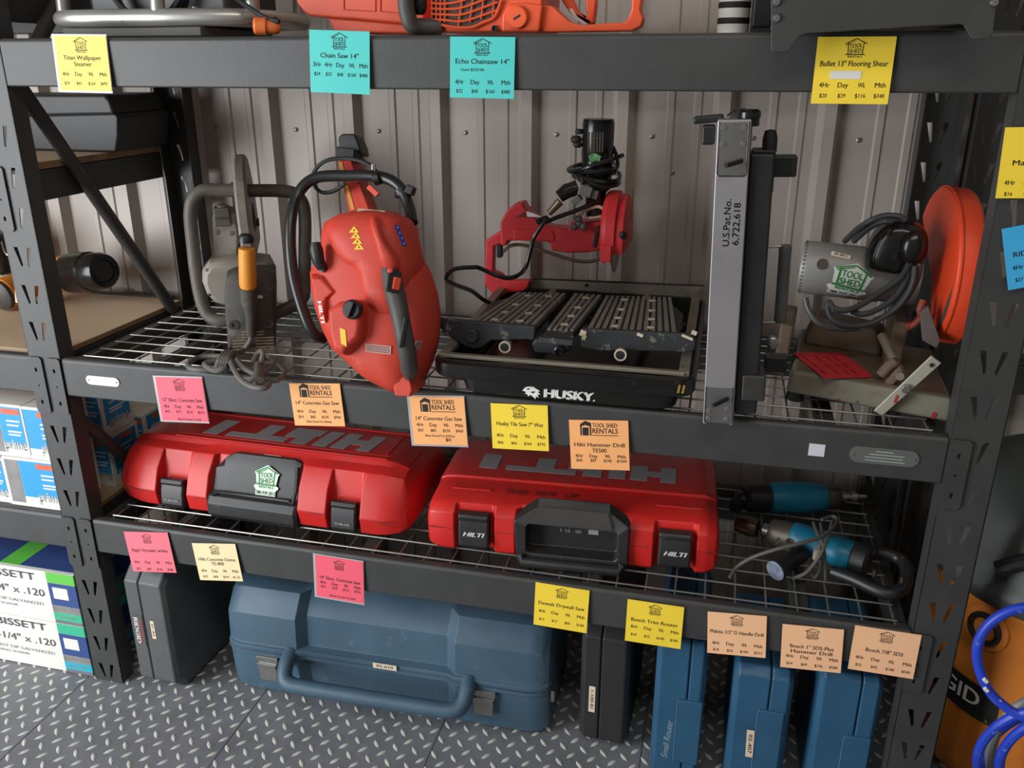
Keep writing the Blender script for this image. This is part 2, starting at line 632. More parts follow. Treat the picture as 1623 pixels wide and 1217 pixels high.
def card(label, col, x, z, rot, head, cols, prices, extra=(), y=-0.0045, tilt=3, w=0.115, h=0.099, logo='house', hz=0.40, hw=None, cz=0.66, pz=0.86, sleeve=False, small=False):
    t = thing('price_card', label, 'price card', (x, y, z), (-tilt, -rot, 0), 'price cards clipped to the shelf beams')
    m = MB()
    m.box((0, 0, -h / 2), (w, 0.0006, h))
    m.build('card_sheet', mat('card_' + '_'.join('%d' % (c * 255) for c in col), col, 0.55, 0, 0.03, 12), t, smooth=False)
    if sleeve:
        MB().span((-w / 2 - 0.006, 0.0006, -h - 0.004), (w / 2 + 0.001, 0.0011, 0.003)).build('plastic_sleeve', M_CLEAR, t, smooth=False)
    p = MB()
    Y = -0.0005
    if logo == 'house':
        house_logo(p, 0, -0.17 * h, 0.030 if not small else 0.027, Y)
    else:
        shed_logo(p, 0, -0.17 * h, 0.072, Y)
    for i, s in enumerate(head):
        put_text(p, s, 0, -h * (hz + 0.115 * i), 0.0115, Y, hw[i] if hw else min(0.098, 0.0056 * len(s)), 0.018)
    n = len(cols)
    for i, s in enumerate(cols):
        cx = (-0.5 + (i + 0.62) / (n + 0.15)) * w
        put_text(p, s, cx, -h * cz, 0.0105, Y, 0.0052 * len(s), 0.016)
        put_text(p, prices[i], cx, -h * pz, 0.0085, Y, 0.0038 * len(prices[i]), 0.014)
    for s, ex, ez, eh, ew in extra:
        put_text(p, s, ex * w, -h * ez, eh, Y, ew * w, 0.015)
    p.build('printing', M_INK, t, smooth=False)
    return t


YEL, YEL_HAZY = srgb(250, 216, 60), srgb(252, 224, 95)  # second yellow is the same card stock with haze mixed into its colour
TEAL, PINK, PINK2 = srgb(70, 200, 192), srgb(240, 92, 112), srgb(242, 112, 126)
ORG, PEACH, CREAM = srgb(252, 178, 112), srgb(252, 196, 150), srgb(250, 220, 172)
H4, H5 = ('4Hr', 'Day', 'Wk', 'Mth'), ('3Hr', '4Hr', 'Day', 'Wk', 'Mth')
card('yellow price card for the wallpaper steamer, at the left end of the top beam', YEL_HAZY, 0.190, 1.556, -0.7, ('Titan Wallpaper', 'Steamer'), H4, ('$29', '$41', '$164', '$492'), sleeve=True, cz=.70, pz=.87)
card('teal price card reading Chain Saw, left of the two teal cards on the top beam', TEAL, 0.7245, 1.561, -2.0, ('Chain Saw 14"',), H5, ('$24', '$32', '$40', '$160', '$480'), h=.105, cz=.55, pz=.70)
card('teal price card second from left of the two, under the orange chainsaw cap', TEAL, 0.987, 1.549, -0.8, ('Echo Chainsaw 14"',), H4, ('$32', '$40', '$160', '$480'), (('Used $250.00', -.15, .535, .0065, .36),), cz=.74, pz=.89)
t = card('yellow price card for the flooring shear, at the right of the top beam', YEL, 1.5885, 1.5455, 0, ('Bullet 13" Flooring Shear',), H4, ('$20', '$29', '$116', '$348'), hw=(.100,), cz=.72, pz=.88)
MB().span((-0.033, -0.0004, -0.062), (0.013, -0.0010, -0.050)).build('white_sticker', M_WHITE, t, smooth=False)
card('pink price card for an electric concrete saw, leftmost on the middle beam', PINK, 0.2975, 0.872, 3.6, ('12" Elect. Concrete Saw',), ('4hr', 'Day', 'Wk', 'Mth'), ('$45', '$75', '$225', '$675'), (('Blade Rental Fee $20', .1, .96, .007, .5),), sleeve=True, hz=.52, cz=.67, pz=.79)
card('light orange price card on the middle beam, between the grey and red saws', ORG, 0.6175, 0.887, 4.7, ('14" Concrete Gas Saw',), H4, ('$54', '$85', '$320', '$960'), (('Blade Rental Fee $20/day', 0, .90, .0065, .5),), h=.093, logo='shed', hz=.46, cz=.66, pz=.79)
card('light orange price card below the tip of the red gas saw, in a clear sleeve', ORG, 0.883, 0.8815, 4.4, ('14" Concrete Gas Saw',), H4, ('$50', '$85', '$320', '$960'), (('Blade Rental Fee $20/day', 0, .81, .0065, .55), ('$0', .15, .89, .010, .1)), h=.102, logo='shed', hz=.45, cz=.585, pz=.70, sleeve=True)
card('yellow price card for the tile saw, on the middle beam below the saw tray', YEL, 1.0525, 0.882, 3.0, ('Husky Tile Saw 7" Wet',), H4, ('$46', '$66', '$264', '$792'), h=.095, hz=.44, hw=(.094,), cz=.70, pz=.86)
card('light orange price card for the hammer drill, hanging over the right red case', ORG, 1.2095, 0.864, 4.6, ('Hilti Hammer Drill', 'TE500'), H4, ('$60', '$87', '$348', '$1044'), h=.102, logo='shed', hz=.50, cz=.73, pz=.82)
card('pink price card leftmost on the lowest beam, above the upright black case', PINK2, 0.1485, 0.4715, 6.5, ('Rigid Threader w/dies',), H4, ('$35', '$49', '$196', '$588'), w=.121, h=.105, hz=.46, cz=.76, pz=.93, small=True)
card('cream price card on the lowest beam, above the left end of the big blue case', CREAM, 0.327, 0.466, 7.0, ('Hilti Concrete Demo', 'TE-800'), H4, ('$70', '$98', '$392', '$1176'), h=.096, hz=.43, cz=.74, pz=.90, small=True)
card('pink price card for a concrete saw, over the middle of the big blue case', PINK, 0.6415, 0.4725, -1.2, ('14" Elect. Concrete Saw',), H4, ('$55', '$78', '$312', '$936'), (('Blade Rental Fee $20', .05, .93, .0065, .55),), h=.105, sleeve=True, hz=.52, cz=.64, pz=.74, small=True)
card('yellow price card on the lowest beam, above the thin black case', YEL, 1.1475, 0.4805, -1.4, ('Dewalt Drywall Saw',), H4, ('$12', '$15', '$60', '$180'), h=.103, hz=.46, cz=.65, pz=.84, small=True)
card('yellow price card for a trim router, above the tall blue case', YEL, 1.342, 0.471, -0.5, ('Bosch Trim Router',), H4, ('$18', '$25', '$100', '$300'), hz=.46, cz=.63, pz=.82, small=True)
card('peach price card leftmost of the three peach cards on the lowest beam', PEACH, 1.5035, 0.4725, 4.0, ('Makita 1/2" D Handle Drill',), H4, ('$18', '$26', '$104', '$312'), h=.096, hz=.46, hw=(.104,), cz=.74, pz=.90, small=True)
card('peach price card in the middle of the three, with a handwritten third line', PEACH, 1.6495, 0.467, 3.2, ('Bosch 1" SDS-Plus', 'Hammer Drill'), H4, ('$34', '$49', '$196', '$588'), hz=.48, hw=(.082, .078), cz=.72, pz=.89, small=True)
card('peach price card rightmost on the lowest beam, overlapping the right upright', PEACH, 1.785, 0.485, -0.9, ('Bosch 7/8" SDS',), H4, ('$32', '$45', '$180', '$540'), w=.120, hz=.50, hw=(.068,), cz=.70, pz=.87, y=-0.0075, small=True)
card('yellow price card at the right edge, hanging high on the right upright', YEL, 1.878, 1.4165, 2.0, ('Marshalltown',), H4, ('$16', '$23', '$92', '$276'), h=.107, hz=.50, hw=(.08,), cz=.78, pz=.94, y=-0.006)
card('blue price card tilted on the right upright at the right edge', srgb(60, 168, 218), 1.899, 1.274, 15, ('RIDGID 14G Vac',), H4, ('$27', '$39', '$156', '$468'), h=.101, hz=.45, hw=(.09,), cz=.66, pz=.86, y=-0.006)


# ------------------------------------------------------------------ stickers and lofted case helpers
M_GREEN = mat('green_ink', srgb(52, 130, 62), 0.6)
M_STK = mat('sticker_vinyl', srgb(214, 236, 214), 0.5)
M_STKG = mat('pale_green_vinyl', srgb(170, 220, 168), 0.5)
M_LAB = mat('printed_label_tape', srgb(226, 205, 180), 0.6)


def shop_sticker(parent, loc, rot, w, body=None, phone=True):
    """die-cut house sticker with green lettering and a phone number under it; faces local -Y"""
    M = Matrix.Translation(V(loc)) @ Euler([R(a) for a in rot]).to_matrix().to_4x4()
    m = MB(); m.m = M
    o = [(-.56, .20), (0, .52), (.56, .20), (.50, .10), (.44, -.28), (.56, -.36), (.52, -.44), (.44, -.50), (.44, -.74), (-.46, -.74), (-.46, -.50), (-.52, -.44), (-.56, -.36), (-.44, -.28), (-.50, .10)]
    if not phone:
        o = [p for p in o if p[1] > -.72] 
    m.prism([(u * w, 0, v * w) for u, v in o], (0, -0.0006, 0))
    st = m.build('shop_sticker', body or M_STK, parent, smooth=False)
    p = MB(); p.m = M
    house_logo(p, 0, 0, w * .92, -0.0010, 1.3)
    p.mi = 1
    if phone:
        put_text(p, '780-939-2812', 0, -.62 * w, .19 * w, -0.0010, .86 * w, .03)
    p.build('sticker_print', [M_GREEN, M_INK], st, smooth=False)
    return st


def label_tape(parent, loc, rot, w, h, text=None):
    M = Matrix.Translation(V(loc)) @ Euler([R(a) for a in rot]).to_matrix().to_4x4()
    m = MB(); m.m = M
    m.box((0, -0.0003, 0), (w, 0.0006, h))
    o = m.build('label_strip', M_LAB, parent, smooth=False)
    if text:
        p = MB(); p.m = M
        put_text(p, text, 0, 0, h * .7, -0.0008, w * .7, .02)
        p.build('label_print', M_INK, o, smooth=False)
    return o


def xloft(m, stations):
    """stations: (x, [(y,z)...])"""
    m.loft([[(x, p[0], p[1]) for p in pr] for x, pr in stations])
    return m


def shrink(pr, k, cy=None, cz=None, kz=None):
    ys = [p[0] for p in pr]; zs = [p[1] for p in pr]
    cy = (min(ys) + max(ys)) / 2 if cy is None else cy
    cz = (min(zs) + max(zs)) / 2 if cz is None else cz
    kz = k if kz is None else kz
    return [(cy + (p[0] - cy) * k, cz + (p[1] - cz) * kz) for p in pr]


# block lettering of the red cases: strokes of the five letters in a 5.7 x 1 grid
def block_letters(mb, x0, x1, y0, y1, z, skew=0.0):
    """five heavy letters lying on a lid, upside down as seen from the front, with a small thickness"""
    rects = []
    # built right to left (upside down): H I L T I, in units of the total width 0..1
    U = lambda a, b, c, d: rects.append((a, b, c, d))
    U(0.00, 0.095, 0, 1)                          # I
    U(0.14, 0.50, 0.0, 0.30); U(0.29, 0.385, 0.30, 1)   # T: bar towards the front, stem to the back
    U(0.455, 0.535, .38, 1); U(0.535, 0.645, 0.62, 1)     # L
    U(0.535, 0.63, 0, .62)
    U(0.665, 0.75, 0, 1)                          # I
    U(0.775, 0.86, 0, 1); U(0.86, 0.925, .33, .66); U(0.925, 1.0, 0, 1)   # H
    for a, b, c, d in rects:
        P = lambda u, v: (x0 + (x1 - x0) * u + skew * v, y0 + (y1 - y0) * v, z)
        mb.prism([P(a, c), P(b, c), P(b, d), P(a, d)], (0, 0, 0.0008))


M_RED = mat('red_case_plastic', srgb(206, 38, 33), 0.42, 0, 0.10, 8, srgb(150, 70, 60), 0.12, bump=0.08, bscale=250)
M_LOGO = mat('grey_logo_print', srgb(158, 154, 155), 0.6)
M_CASEBLK = mat('case_black_plastic', srgb(44, 43, 43), 0.45, 0, 0.2, 12, srgb(90, 86, 82), 0.06)


def red_case_long():
    t = thing('tool_case', 'long red plastic case on the left of the lower shelf, with a green house sticker', 'tool case', (0.0, 0.082, ZL + 0.0035), (0, 0, -1.0))
    P = [(.022, 0), (.004, .010), (-.002, .050), (.018, .100), (.052, .140), (.078, .149), (.088, .160), (.245, .160), (.27, .148), (.31, .12), (.335, .055), (.33, 0)]

    def rec(pr):          # latch recess: front pushed back
        q = list(pr)
        q[0] = (.040, 0); q[1] = (.030, .008); q[2] = (.030, .050); q[3] = (.042, .100)
        return q

    def recB(pr):         # deeper recess behind the black handle shell
        q = list(pr)
        q[0] = (.040, 0); q[1] = (.034, .008); q[2] = (.034, .050); q[3] = (.046, .100); q[4] = (.062, .138)
        return q
    E = lambda k, kz: shrink(P, k, .17, .055, kz)
    st = [(0.0, E(.72, .45)), (0.012, E(.84, .72)), (0.035, E(.93, .90)), (0.075, E(.985, .985)), (.095, P)]
    st += [(.128, P), (.134, rec(P)), (.206, rec(P)), (.212, P), (.268, P), (.278, recB(P)), (.496, recB(P)), (.506, P), (.578, P), (.584, rec(P)), (.656, rec(P)), (.662, P)]
    st += [(.700, P), (.722, E(.985, .97)), (.752, E(.93, .88)), (.768, E(.86, .70)), (.776, E(.75, .45))]
    b = xloft(MB(), st).build('case_body', M_RED, t, bevel=.003, ang=28)
    for x0, x1 in ((.03, .13), (.21, .27), (.505, .58), (.66, .75)):
        MB().tube([(x0, .003, .047), ((x0 + x1) / 2, -.0025, .047), (x1, -.001, .047)], .0012, 5).build('lid_seam', mat('dark_red_seam', srgb(120, 18, 18), .6), b)
    # raised ribs across the lid
    for p0, p1 in (((.14, .088, .1595), (.70, .094, .162)), ((.14, .106, .1595), (.70, .110, .1615)), ((.14, .232, .1595), (.72, .240, .1625)), ((.685, .115, .1595), (.692, .225, .1615))):
        MB().span(p0, p1).build('lid_rib', M_RED, b, bevel=.001)
    # black handle shell
    h = MB()
    Q = [(.045, -.002), (.000, -.001), (-.009, .012), (-.009, .040), (.002, .056), (.014, .060), (.020, .066), (.040, .118), (.052, .137), (.058, .148), (.066, .148), (.07, .13), (.045, .055)]
    k = lambda f: [(p[0] + f, p[1]) for p in Q]
    top = lambda dz: [(p[0], min(p[1], dz)) for p in Q]
    xloft(h, [(.268, [(p[0] + .006, min(p[1], .098)) for p in Q]), (.276, [(p[0], min(p[1], .112)) for p in Q]), (.300, [(p[0], min(p[1], .136)) for p in Q]), (.325, Q), (.478, Q), (.498, [(p[0], min(p[1], .140)) for p in Q]), (.506, [(p[0] + .006, min(p[1], .125)) for p in Q])])
    hd = h.build('handle_shell', M_CASEBLK, t, bevel=.004, seg=3)
    l = MB()
    l.tube([(.285, .000, .060), (.30, .010, .064), (.48, .010, .064), (.495, .002, .062), (.497, .02, .09), (.49, .048, .134)], .0045, 8)
    l.build('handle_lip', M_CASEBLK, hd)
    shop_sticker(t, (.417, .0305, .106), (-20.5, 0, 0), .058)
    for x in (.170, .620):
        la = MB()
        pr = [(.026, .078), (.012, .080), (.006, .072), (.010, .066), (.004, .050), (.0, .018), (.004, .010), (.026, .010)]
        xloft(la, [(x - .031, pr), (x - .028, [(p[0] - .003, p[1]) for p in pr]), (x + .028, [(p[0] - .003, p[1]) for p in pr]), (x + .031, pr)])
        o = la.build('latch', M_CASEBLK, t, bevel=.002)
        la = MB().at((x, -.0035, .030), (-8, 0, 0))
        put_text(la, 'TE 800-AVR', 0, 0, .008, -.0008, .038, .03)
        la.build('latch_print', M_LOGO, o, smooth=False)
    g = MB()
    block_letters(g, .195, .640, .118, .205, .1602, .012)
    g.build('block_logo', M_LOGO, t, smooth=False)
    label_tape(t, (.415, .066, .1445), (-69, 0, 0), .044, .010, '02-610')
    return t


red_case_long()


def red_case_square():
    t = thing('tool_case', 'wide red plastic case with black handle, marked THIS SIDE UP', 'tool case', (.826, .058, ZL + 0.0035), (0, 0, 3.2))
    W = .635
    P = [(.014, 0), (.004, .010), (.0, .062), (.004, .096), (.020, .113), (.034, .118), (.10, .1225), (.118, .126), (.120, .132), (.27, .132), (.30, .124), (.35, .118), (.362, .06), (.355, 0)]

    def rec(pr, d=.020):
        q = list(pr)
        q[0] = (d + .014, 0); q[1] = (d, .010); q[2] = (d, .062); q[3] = (d, .096)
        q[4] = (max(.024, d), .112)
        return q
    E = lambda k, kz: shrink(P, k, .18, .055, kz)
    st = [(0, E(.90, .62)), (.006, E(.955, .88)), (.022, E(.99, .97)), (.048, P), (.064, P), (.072, rec(P)), (.148, rec(P)), (.156, P),
          (.200, P), (.212, rec(P, .030)), (.436, rec(P, .030)), (.448, P), (.498, P), (.506, rec(P)), (.582, rec(P)), (.590, P), (.606, P), (W - .022, E(.99, .97)), (W - .006, E(.955, .88)), (W, E(.90, .62))]
    b = xloft(MB(), st).build('case_body', M_RED, t, bevel=.003, ang=28)
    for x0, x1 in ((.006, .064), (.156, .20), (.448, .498), (.59, W - .006)):
        MB().cyl((x0, .0005, .060), (x1, .0005, .060), .0012, n=5).build('lid_seam', mat('dark_red_seam', srgb(120, 18, 18), .6), b)
    for x0, x1 in ((.045, .135), (.50, .60)):
        MB().span((x0, .072, .118), (x1, .080, .1235)).build('lid_rib', M_RED, b, bevel=.0015)
    # black handle frame with open grip
    h = MB()
    fr = lambda y: [(.206, y, .012), (.200, y, .100), (.250, y, .140), (.402, y, .140), (.448, y, .108), (.448, y, .012), (.425, y, -.002), (.230, y, -.002)]
    inn = lambda y: [(.228, y, .028), (.228, y, .086), (.232, y, .094), (.420, y, .094), (.424, y, .086), (.424, y, .030), (.418, y, .024), (.234, y, .024)]
    o0 = [V(p) for p in fr(.034)]; o1 = [V(p) for p in fr(-.012)]; i1 = [V(p) for p in inn(-.012)]; i0 = [V(p) for p in inn(.026)]
    o1[2].y = o1[3].y = .020; o1[2].z = o1[3].z = .122
    h.loft([o0, o1, i1, i0], cap=True)
    hd = h.build('handle_frame', M_CASEBLK, t, bevel=.004, seg=2)
    g = MB()
    g.prism([(.236, -.0125, .096), (.25, .010, .124), (.40, .010, .124), (.414, -.0125, .096)], (0, .002, .003))
    g.build('handle_grip', M_CASEBLK, hd, bevel=.002)
    g = MB()
    g.tube([(.216, -.012, .016), (.222, -.020, .006), (.430, -.020, .006), (.436, -.012, .016)], .011, 10)
    g.build('carry_bar', M_CASEBLK, hd)
    g = MB().at((.33, .0255, .070))
    put_text(g, 'TE 500-AVR', 0, .008, .006, -.0008, .05, .02)
    put_text(g, '1 10   00', -.01, -.004, .012, -.0008, .045, .02)
    g.box((.040, -.0006, -.001), (.022, .0008, .012))
    g.build('tool_print', M_LOGO, t, smooth=False)
    for x in (.110, .544):
        la = MB()
        pr = [(.020, .100), (-.002, .100), (-.006, .094), (-.002, .084), (-.007, .060), (-.007, .026), (-.002, .020), (.020, .020)]
        xloft(la, [(x - .034, pr), (x - .031, [(p[0] - .003, p[1]) for p in pr]), (x + .031, [(p[0] - .003, p[1]) for p in pr]), (x + .034, pr)])
        o = la.build('latch', M_CASEBLK, t, bevel=.002)
        la = MB().at((x, -.0112, .055))
        put_text(la, 'HILTI', 0, 0, .015, -.0006, .048, .05, 0, .3)
        la.build('latch_print', mat('white_latch_print', srgb(215, 212, 208), .5), o, smooth=False)
    g = MB()
    block_letters(g, .085, .540, .165, .240, .1322)
    g.build('block_logo', M_LOGO, t, smooth=False)
    g = MB().at((.245, .078, .1224), (-87, 0, 0))
    put_text(g, 'THIS  SIDE  UP', 0, 0, .026, -.0008, .165, .0, 2, .15)
    g.build('marker_writing', M_INK, t, smooth=False)
    return t


red_case_square()

# ------------------------------------------------------------------ cases standing on the floor
M_BLUE = mat('slate_blue_case_plastic', srgb(66, 92, 110), 0.5, 0, 0.12, 9, srgb(110, 130, 140), 0.05, bump=0.12, bscale=300)
M_BLUE2 = mat('blue_case_plastic', srgb(44, 88, 118), 0.42, 0, 0.12, 9, srgb(80, 120, 145), 0.04, bump=0.06, bscale=300)
M_CHAR = mat('charcoal_case_plastic', srgb(84, 85, 86), 0.5, 0, 0.14, 9, srgb(120, 120, 118), 0.05, bump=0.12, bscale=250)


def big_blue_case():
    t = thing('tool_case', 'big slate blue plastic case with a long front handle, on the floor', 'tool case', (.285, .045, .0022), (0, 0, 1.0))
    L_ = .828
    P = [(.028, 0), (.010, .012), (.004, .060), (.0, .124), (-.006, .126), (-.006, .150), (.002, .154), (.008, .236), (.048, .286), (.09, .300), (.24, .300), (.29, .26), (.30, .14), (.28, 0)]

    def inset(d):
        q = [(p[0] + d * (1 if i < 9 else 0), p[1]) for i, p in enumerate(P)]
        q[4] = (q[4][0] - d * .6, q[4][1]); q[5] = (q[5][0] - d * .6, q[5][1])
        return q
    E = lambda k, kz: shrink(P, k, .15, .14, kz)
    st = [(0, E(.78, .80)), (.006, E(.88, .90)), (.022, E(.96, .97)), (.05, P), (.195, P), (.215, inset(.024)), (.575, inset(.024)), (.60, P), (.775, P), (L_ - .022, E(.96, .97)), (L_ - .006, E(.88, .90)), (L_, E(.78, .80))]
    b = xloft(MB(), st).build('case_body', M_BLUE, t, bevel=.008, seg=3, ang=40)
    s = MB()
    s.tube([(.01, .004, .139), (.05, -.0068, .139), (.19, -.0068, .139), (.215, .003, .139), (.575, .003, .139), (.60, -.0068, .139), (.775, -.0068, .139), (.82, .004, .139)], .0016, 5)
    s.build('lid_seam', mat('dark_blue_seam', srgb(28, 48, 64), .6), b)
    h = MB()
    h.tube([(.180, .004, .142), (.178, -.020, .132), (.182, -.044, .112), (.200, -.056, .100), (.26, -.058, .097), (.55, -.058, .097), (.612, -.056, .100), (.632, -.044, .112), (.636, -.020, .132), (.634, .004, .142)], .0185, 12, smooth=4)
    h.build('carry_handle', M_BLUE, t)
    for x in (.118, .672):
        la = MB()
        la.span((x - .029, -.012, .112), (x + .029, -.0055, .128))
        la.tube([(x - .026, -.009, .128), (x - .026, -.013, .108), (x + .026, -.013, .108), (x + .026, -.009, .128)], .002, 6)
        la.prism([(x - .025, -.011, .112), (x - .022, -.013, .060), (x + .022, -.013, .060), (x + .025, -.011, .112)], (0, .004, 0))
        la.span((x - .024, -.016, .098), (x + .024, -.010, .110))
        la.build('steel_latch', M_STEEL, t, bevel=.0015)
    label_tape(t, (.425, -.0005, .146), (0, 0, 0), .060, .015, '02-610')
    MB().span((.83 - .004, .02, .10), (.836, .05, .13)).build('end_catch', M_STEEL, t, bevel=.002)
    return t


big_blue_case()


def flat_case(name, label, loc, rotz, w, h, d, m, step=None, split=.55, chamf=.02, tags=(), group=None):
    """hard case on its side: w = thickness, h = standing height, d = depth; two shells with a seam and a stepped joint"""
    t = thing(name, label, 'tool case', loc, (0, 0, rotz), group)

    def shell(x0, x1, sg):
        c = chamf
        mb = MB()
        o = lambda k, e: [(k, e + c, e), (k, e, e + c), (k, e, h - c - e), (k, e + c, h - e), (k, d - c - e, h - e), (k, d - e, h - c - e), (k, d - e, c + e), (k, d - c - e, e)]
        e = .010
        if sg < 0:
            mb.loft([o(x0, e), o(x0 + .010, 0), o(x1, 0)])
        else:
            mb.loft([o(x0, 0), o(x1 - .010, 0), o(x1, e)])
        return mb
    xs = w * split
    a_ = shell(0, xs - .001, -1).build('case_shell', m, t, bevel=.004, seg=2)
    b_ = shell(xs + .001, w, 1).build('case_lid', m, t, bevel=.004, seg=2)
    g = MB()
    k, e = chamf * .7 + .004, .006
    g.prism([(xs - .004, e + k, e), (xs - .004, e, e + k), (xs - .004, e, h - e - k), (xs - .004, e + k, h - e), (xs - .004, d - e - k, h - e), (xs - .004, d - e, h - e - k), (xs - .004, d - e, e + k), (xs - .004, d - e - k, e)], (.008, 0, 0))
    g.build('seam_gasket', M_RUBBER, t)
    if step:
        z0, z1 = step
        g = MB()
        g.span((xs - .020, -.005, z0), (xs + .034, .02, z1))
        k = g.build('front_catch', m, t, bevel=.003)
        g = MB()
        g.span((xs - .0203, -.0058, z0 + .004), (xs - .0193, -.0048, z1 - .004))
        g.build('catch_edge', mat('pale_blue_edge', srgb(120, 150, 170), .5), k)  # paler strip along the left edge of the catch
    for fn in tags:
        fn(t)
    return t


def f1_tags(t):
    label_tape(t, (.072, -.0004, .188), (0, 90, 0), .052, .011, '01-84')
    m = MB().at((.030, -.0004, .178), (0, 0, 0))
    m.span((-.014, -.0006, -.046), (.014, .0, .046))
    o = m.build('maker_sticker', mat('grey_sticker', srgb(84, 84, 84), .5), t, smooth=False)
    m = MB().at((.030, -.0012, .178), (0, 90, 0))
    put_text(m, 'RIDGID', 0, -.006, .016, 0, .075, .03)
    m.mi = 1
    put_text(m, 'THREADING', 0, .006, .009, 0, .07, .03)
    m.build('maker_print', [M_WHITE, mat('red_print', srgb(190, 40, 45), .5)], o, smooth=False)
    r = MB()
    for y, z in ((.10, .285), (.10, .075)):
        r.lathe((.1185, y, z), (1, 0, 0), [(.020, 0), (.020, .003), (.013, .003), (.013, .0005)], 20)
    r.build('case_foot', M_CHAR, t)


flat_case('tool_case', 'upright charcoal case with a maker sticker, beside the left upright', (.050, .000, .0022), -2.5, .120, .355, .34, M_CHAR, split=.40, chamf=.035, tags=[f1_tags])


def f3_tags(t):
    label_tape(t, (.030, -.0010, .140), (0, 90, 0), .072, .0145, '1-100-81')


flat_case('tool_case', 'thin black case standing on the floor, right of the big blue case', (1.180, .068, .0022), -2, .112, .338, .30, mat('black_case_plastic', srgb(44, 43, 43), .5, 0, .12, 9, bump=.12, bscale=250), split=.42, chamf=.03, tags=[f3_tags])


def f4_tags(t):
    m = MB().at((.036, -.0008, .100), (0, -86, 0))
    put_text(m, 'Small Router', 0, 0, .020, 0, .105, -.004, 0, .25)
    m.build('chalk_writing', mat('white_chalk', srgb(150, 165, 170), .8), t, smooth=False)


flat_case('tool_case', 'tall blue case with Small Router written on its side', (1.350, .025, .0022), 0, .108, .365, .30, M_BLUE2, step=(.045, .215), split=.66, chamf=.008, tags=[f4_tags])


def f5_tags(t):
    label_tape(t, (.047, -.0062, .135), (0, 88, 0), .072, .0155, '02-407')


flat_case('tool_case', 'shorter blue case with rounded top and an upright label strip', (1.513, .022, .0022), 0, .122, .322, .30, M_BLUE2, step=(.02, .225), split=.62, chamf=.018, tags=[f5_tags])
flat_case('tool_case', 'blue case rightmost on the floor, next to the right upright', (1.682, .022, .0022), 0, .124, .340, .30, M_BLUE2, step=(.04, .195), split=.66, chamf=.010)

# ------------------------------------------------------------------ nail boxes in the left bay
M_CARD = mat('white_carton', srgb(226, 222, 214), .6, 0, .04, 6)
M_BXB = mat('carton_blue', srgb(40, 150, 205), .5)
M_BXG = mat('carton_grey', srgb(130, 128, 126), .5, 0, .2, 20)
M_BXO = mat('carton_orange', srgb(222, 96, 62), .5)
M_NAVY = mat('carton_navy', srgb(48, 72, 130), .5)
M_LIME = mat('carton_green', srgb(96, 190, 72), .5)
M_MINT = mat('carton_mint', srgb(56, 178, 138), .5)
M_CYAN = mat('carton_cyan', srgb(40, 168, 192), .5)


def nail_box(label, x0, x1, y0, y1, z0, z1, grey=0.35, side=True, dark=False):
    t = thing('nail_box', label, 'box', (x0, y0, z0), (0, 0, 0), 'boxes of nails on the left bay')
    w, d, h = x1 - x0, y1 - y0, z1 - z0
    MB().span((0, 0, 0), (w, d, h)).build('carton', M_CARD, t, bevel=.0015, smooth=False)
    p = MB()
    p.mi = 0
    p.span((w * grey, -.0008, h * .22), (w * .97, 0, h * .95))
    if grey > 0.05:
        p.mi = 1
        p.span((w * .04, -.0008, h * .08), (w * grey - .002, 0, h * .95))
    p.mi = 2
    p.span((w * .62, -.0012, h * .82), (w * .95, -.0006, h * .92))
    p.mi = 3
    put_text(p, 'prime', w * .76, h * .16 + h * .08, .040, -.0014, w * .40, .03)
    for i, k in enumerate((.68, .60, .48, .42)):
        p.span((w * .68, -.0013, h * k), (w * (.93 - .03 * (i % 2)), -.0007, h * (k + .03)))
    if side:
        p.mi = 0
        p.span((w, .012, h * .22), (w + .0008, d - .012, h * .95))
        p.mi = 2
        p.span((w + .0006, d * .35, h * .84), (w + .0012, d * .75, h * .92))
        p.mi = 3
        for i, k in enumerate((.70, .60, .48, .42)):
            p.span((w + .0006, d * .25, h * k), (w + .0013, d * (.75 - .1 * (i % 2)), h * (k + .03)))
        q = MB(); 
        old = p.m
        p.m = Matrix.Translation((w, d / 2, h * .26)) @ Matrix.Rotation(R(90), 4, 'Z')
        put_text(p, 'prime', 0, 0, .038, -.0014, d * .62, .03)
        p.m = old
    p.build('carton_print', [M_BXB, M_BXG, M_BXO, M_CARD], t, smooth=False)
    return t


ZB = ZL + .0005
nail_box('white and blue nail box with grey panel, bottom front, beside the left upright', -.243, -.0875, .018, .150, ZB, ZB + .132, .30)
nail_box('nail box with blue front, on top of the front row beside the left upright', -.155, -.0875, .018, .150, ZB + .133, ZB + .270, .06)
nail_box('nail box with grey panel, top of the front row at the left edge', -.310, -.157, .020, .150, ZB + .133, ZB + .270, .55)
nail_box('nail box half cut off at the left edge, front row bottom', -.400, -.246, .022, .150, ZB, ZB + .122, .50)
nail_box('blue nail box seen past the left upright, bottom of its stack', -.200, -.052, .158, .275, ZB, ZB + .138, .3)
nail_box('blue nail box seen past the left upright, top of its stack', -.200, -.052, .153, .268, ZB + .139, ZB + .277, .3)
nail_box('dim nail box behind the left red case, nearer of the two back boxes', -.180, -.040, .285, .390, ZB, ZB + .150, .3)
nail_box('dim nail box behind the left red case, farther back against the wall', -.170, -.030,   .395, .508, ZB, ZB + .150, .3)


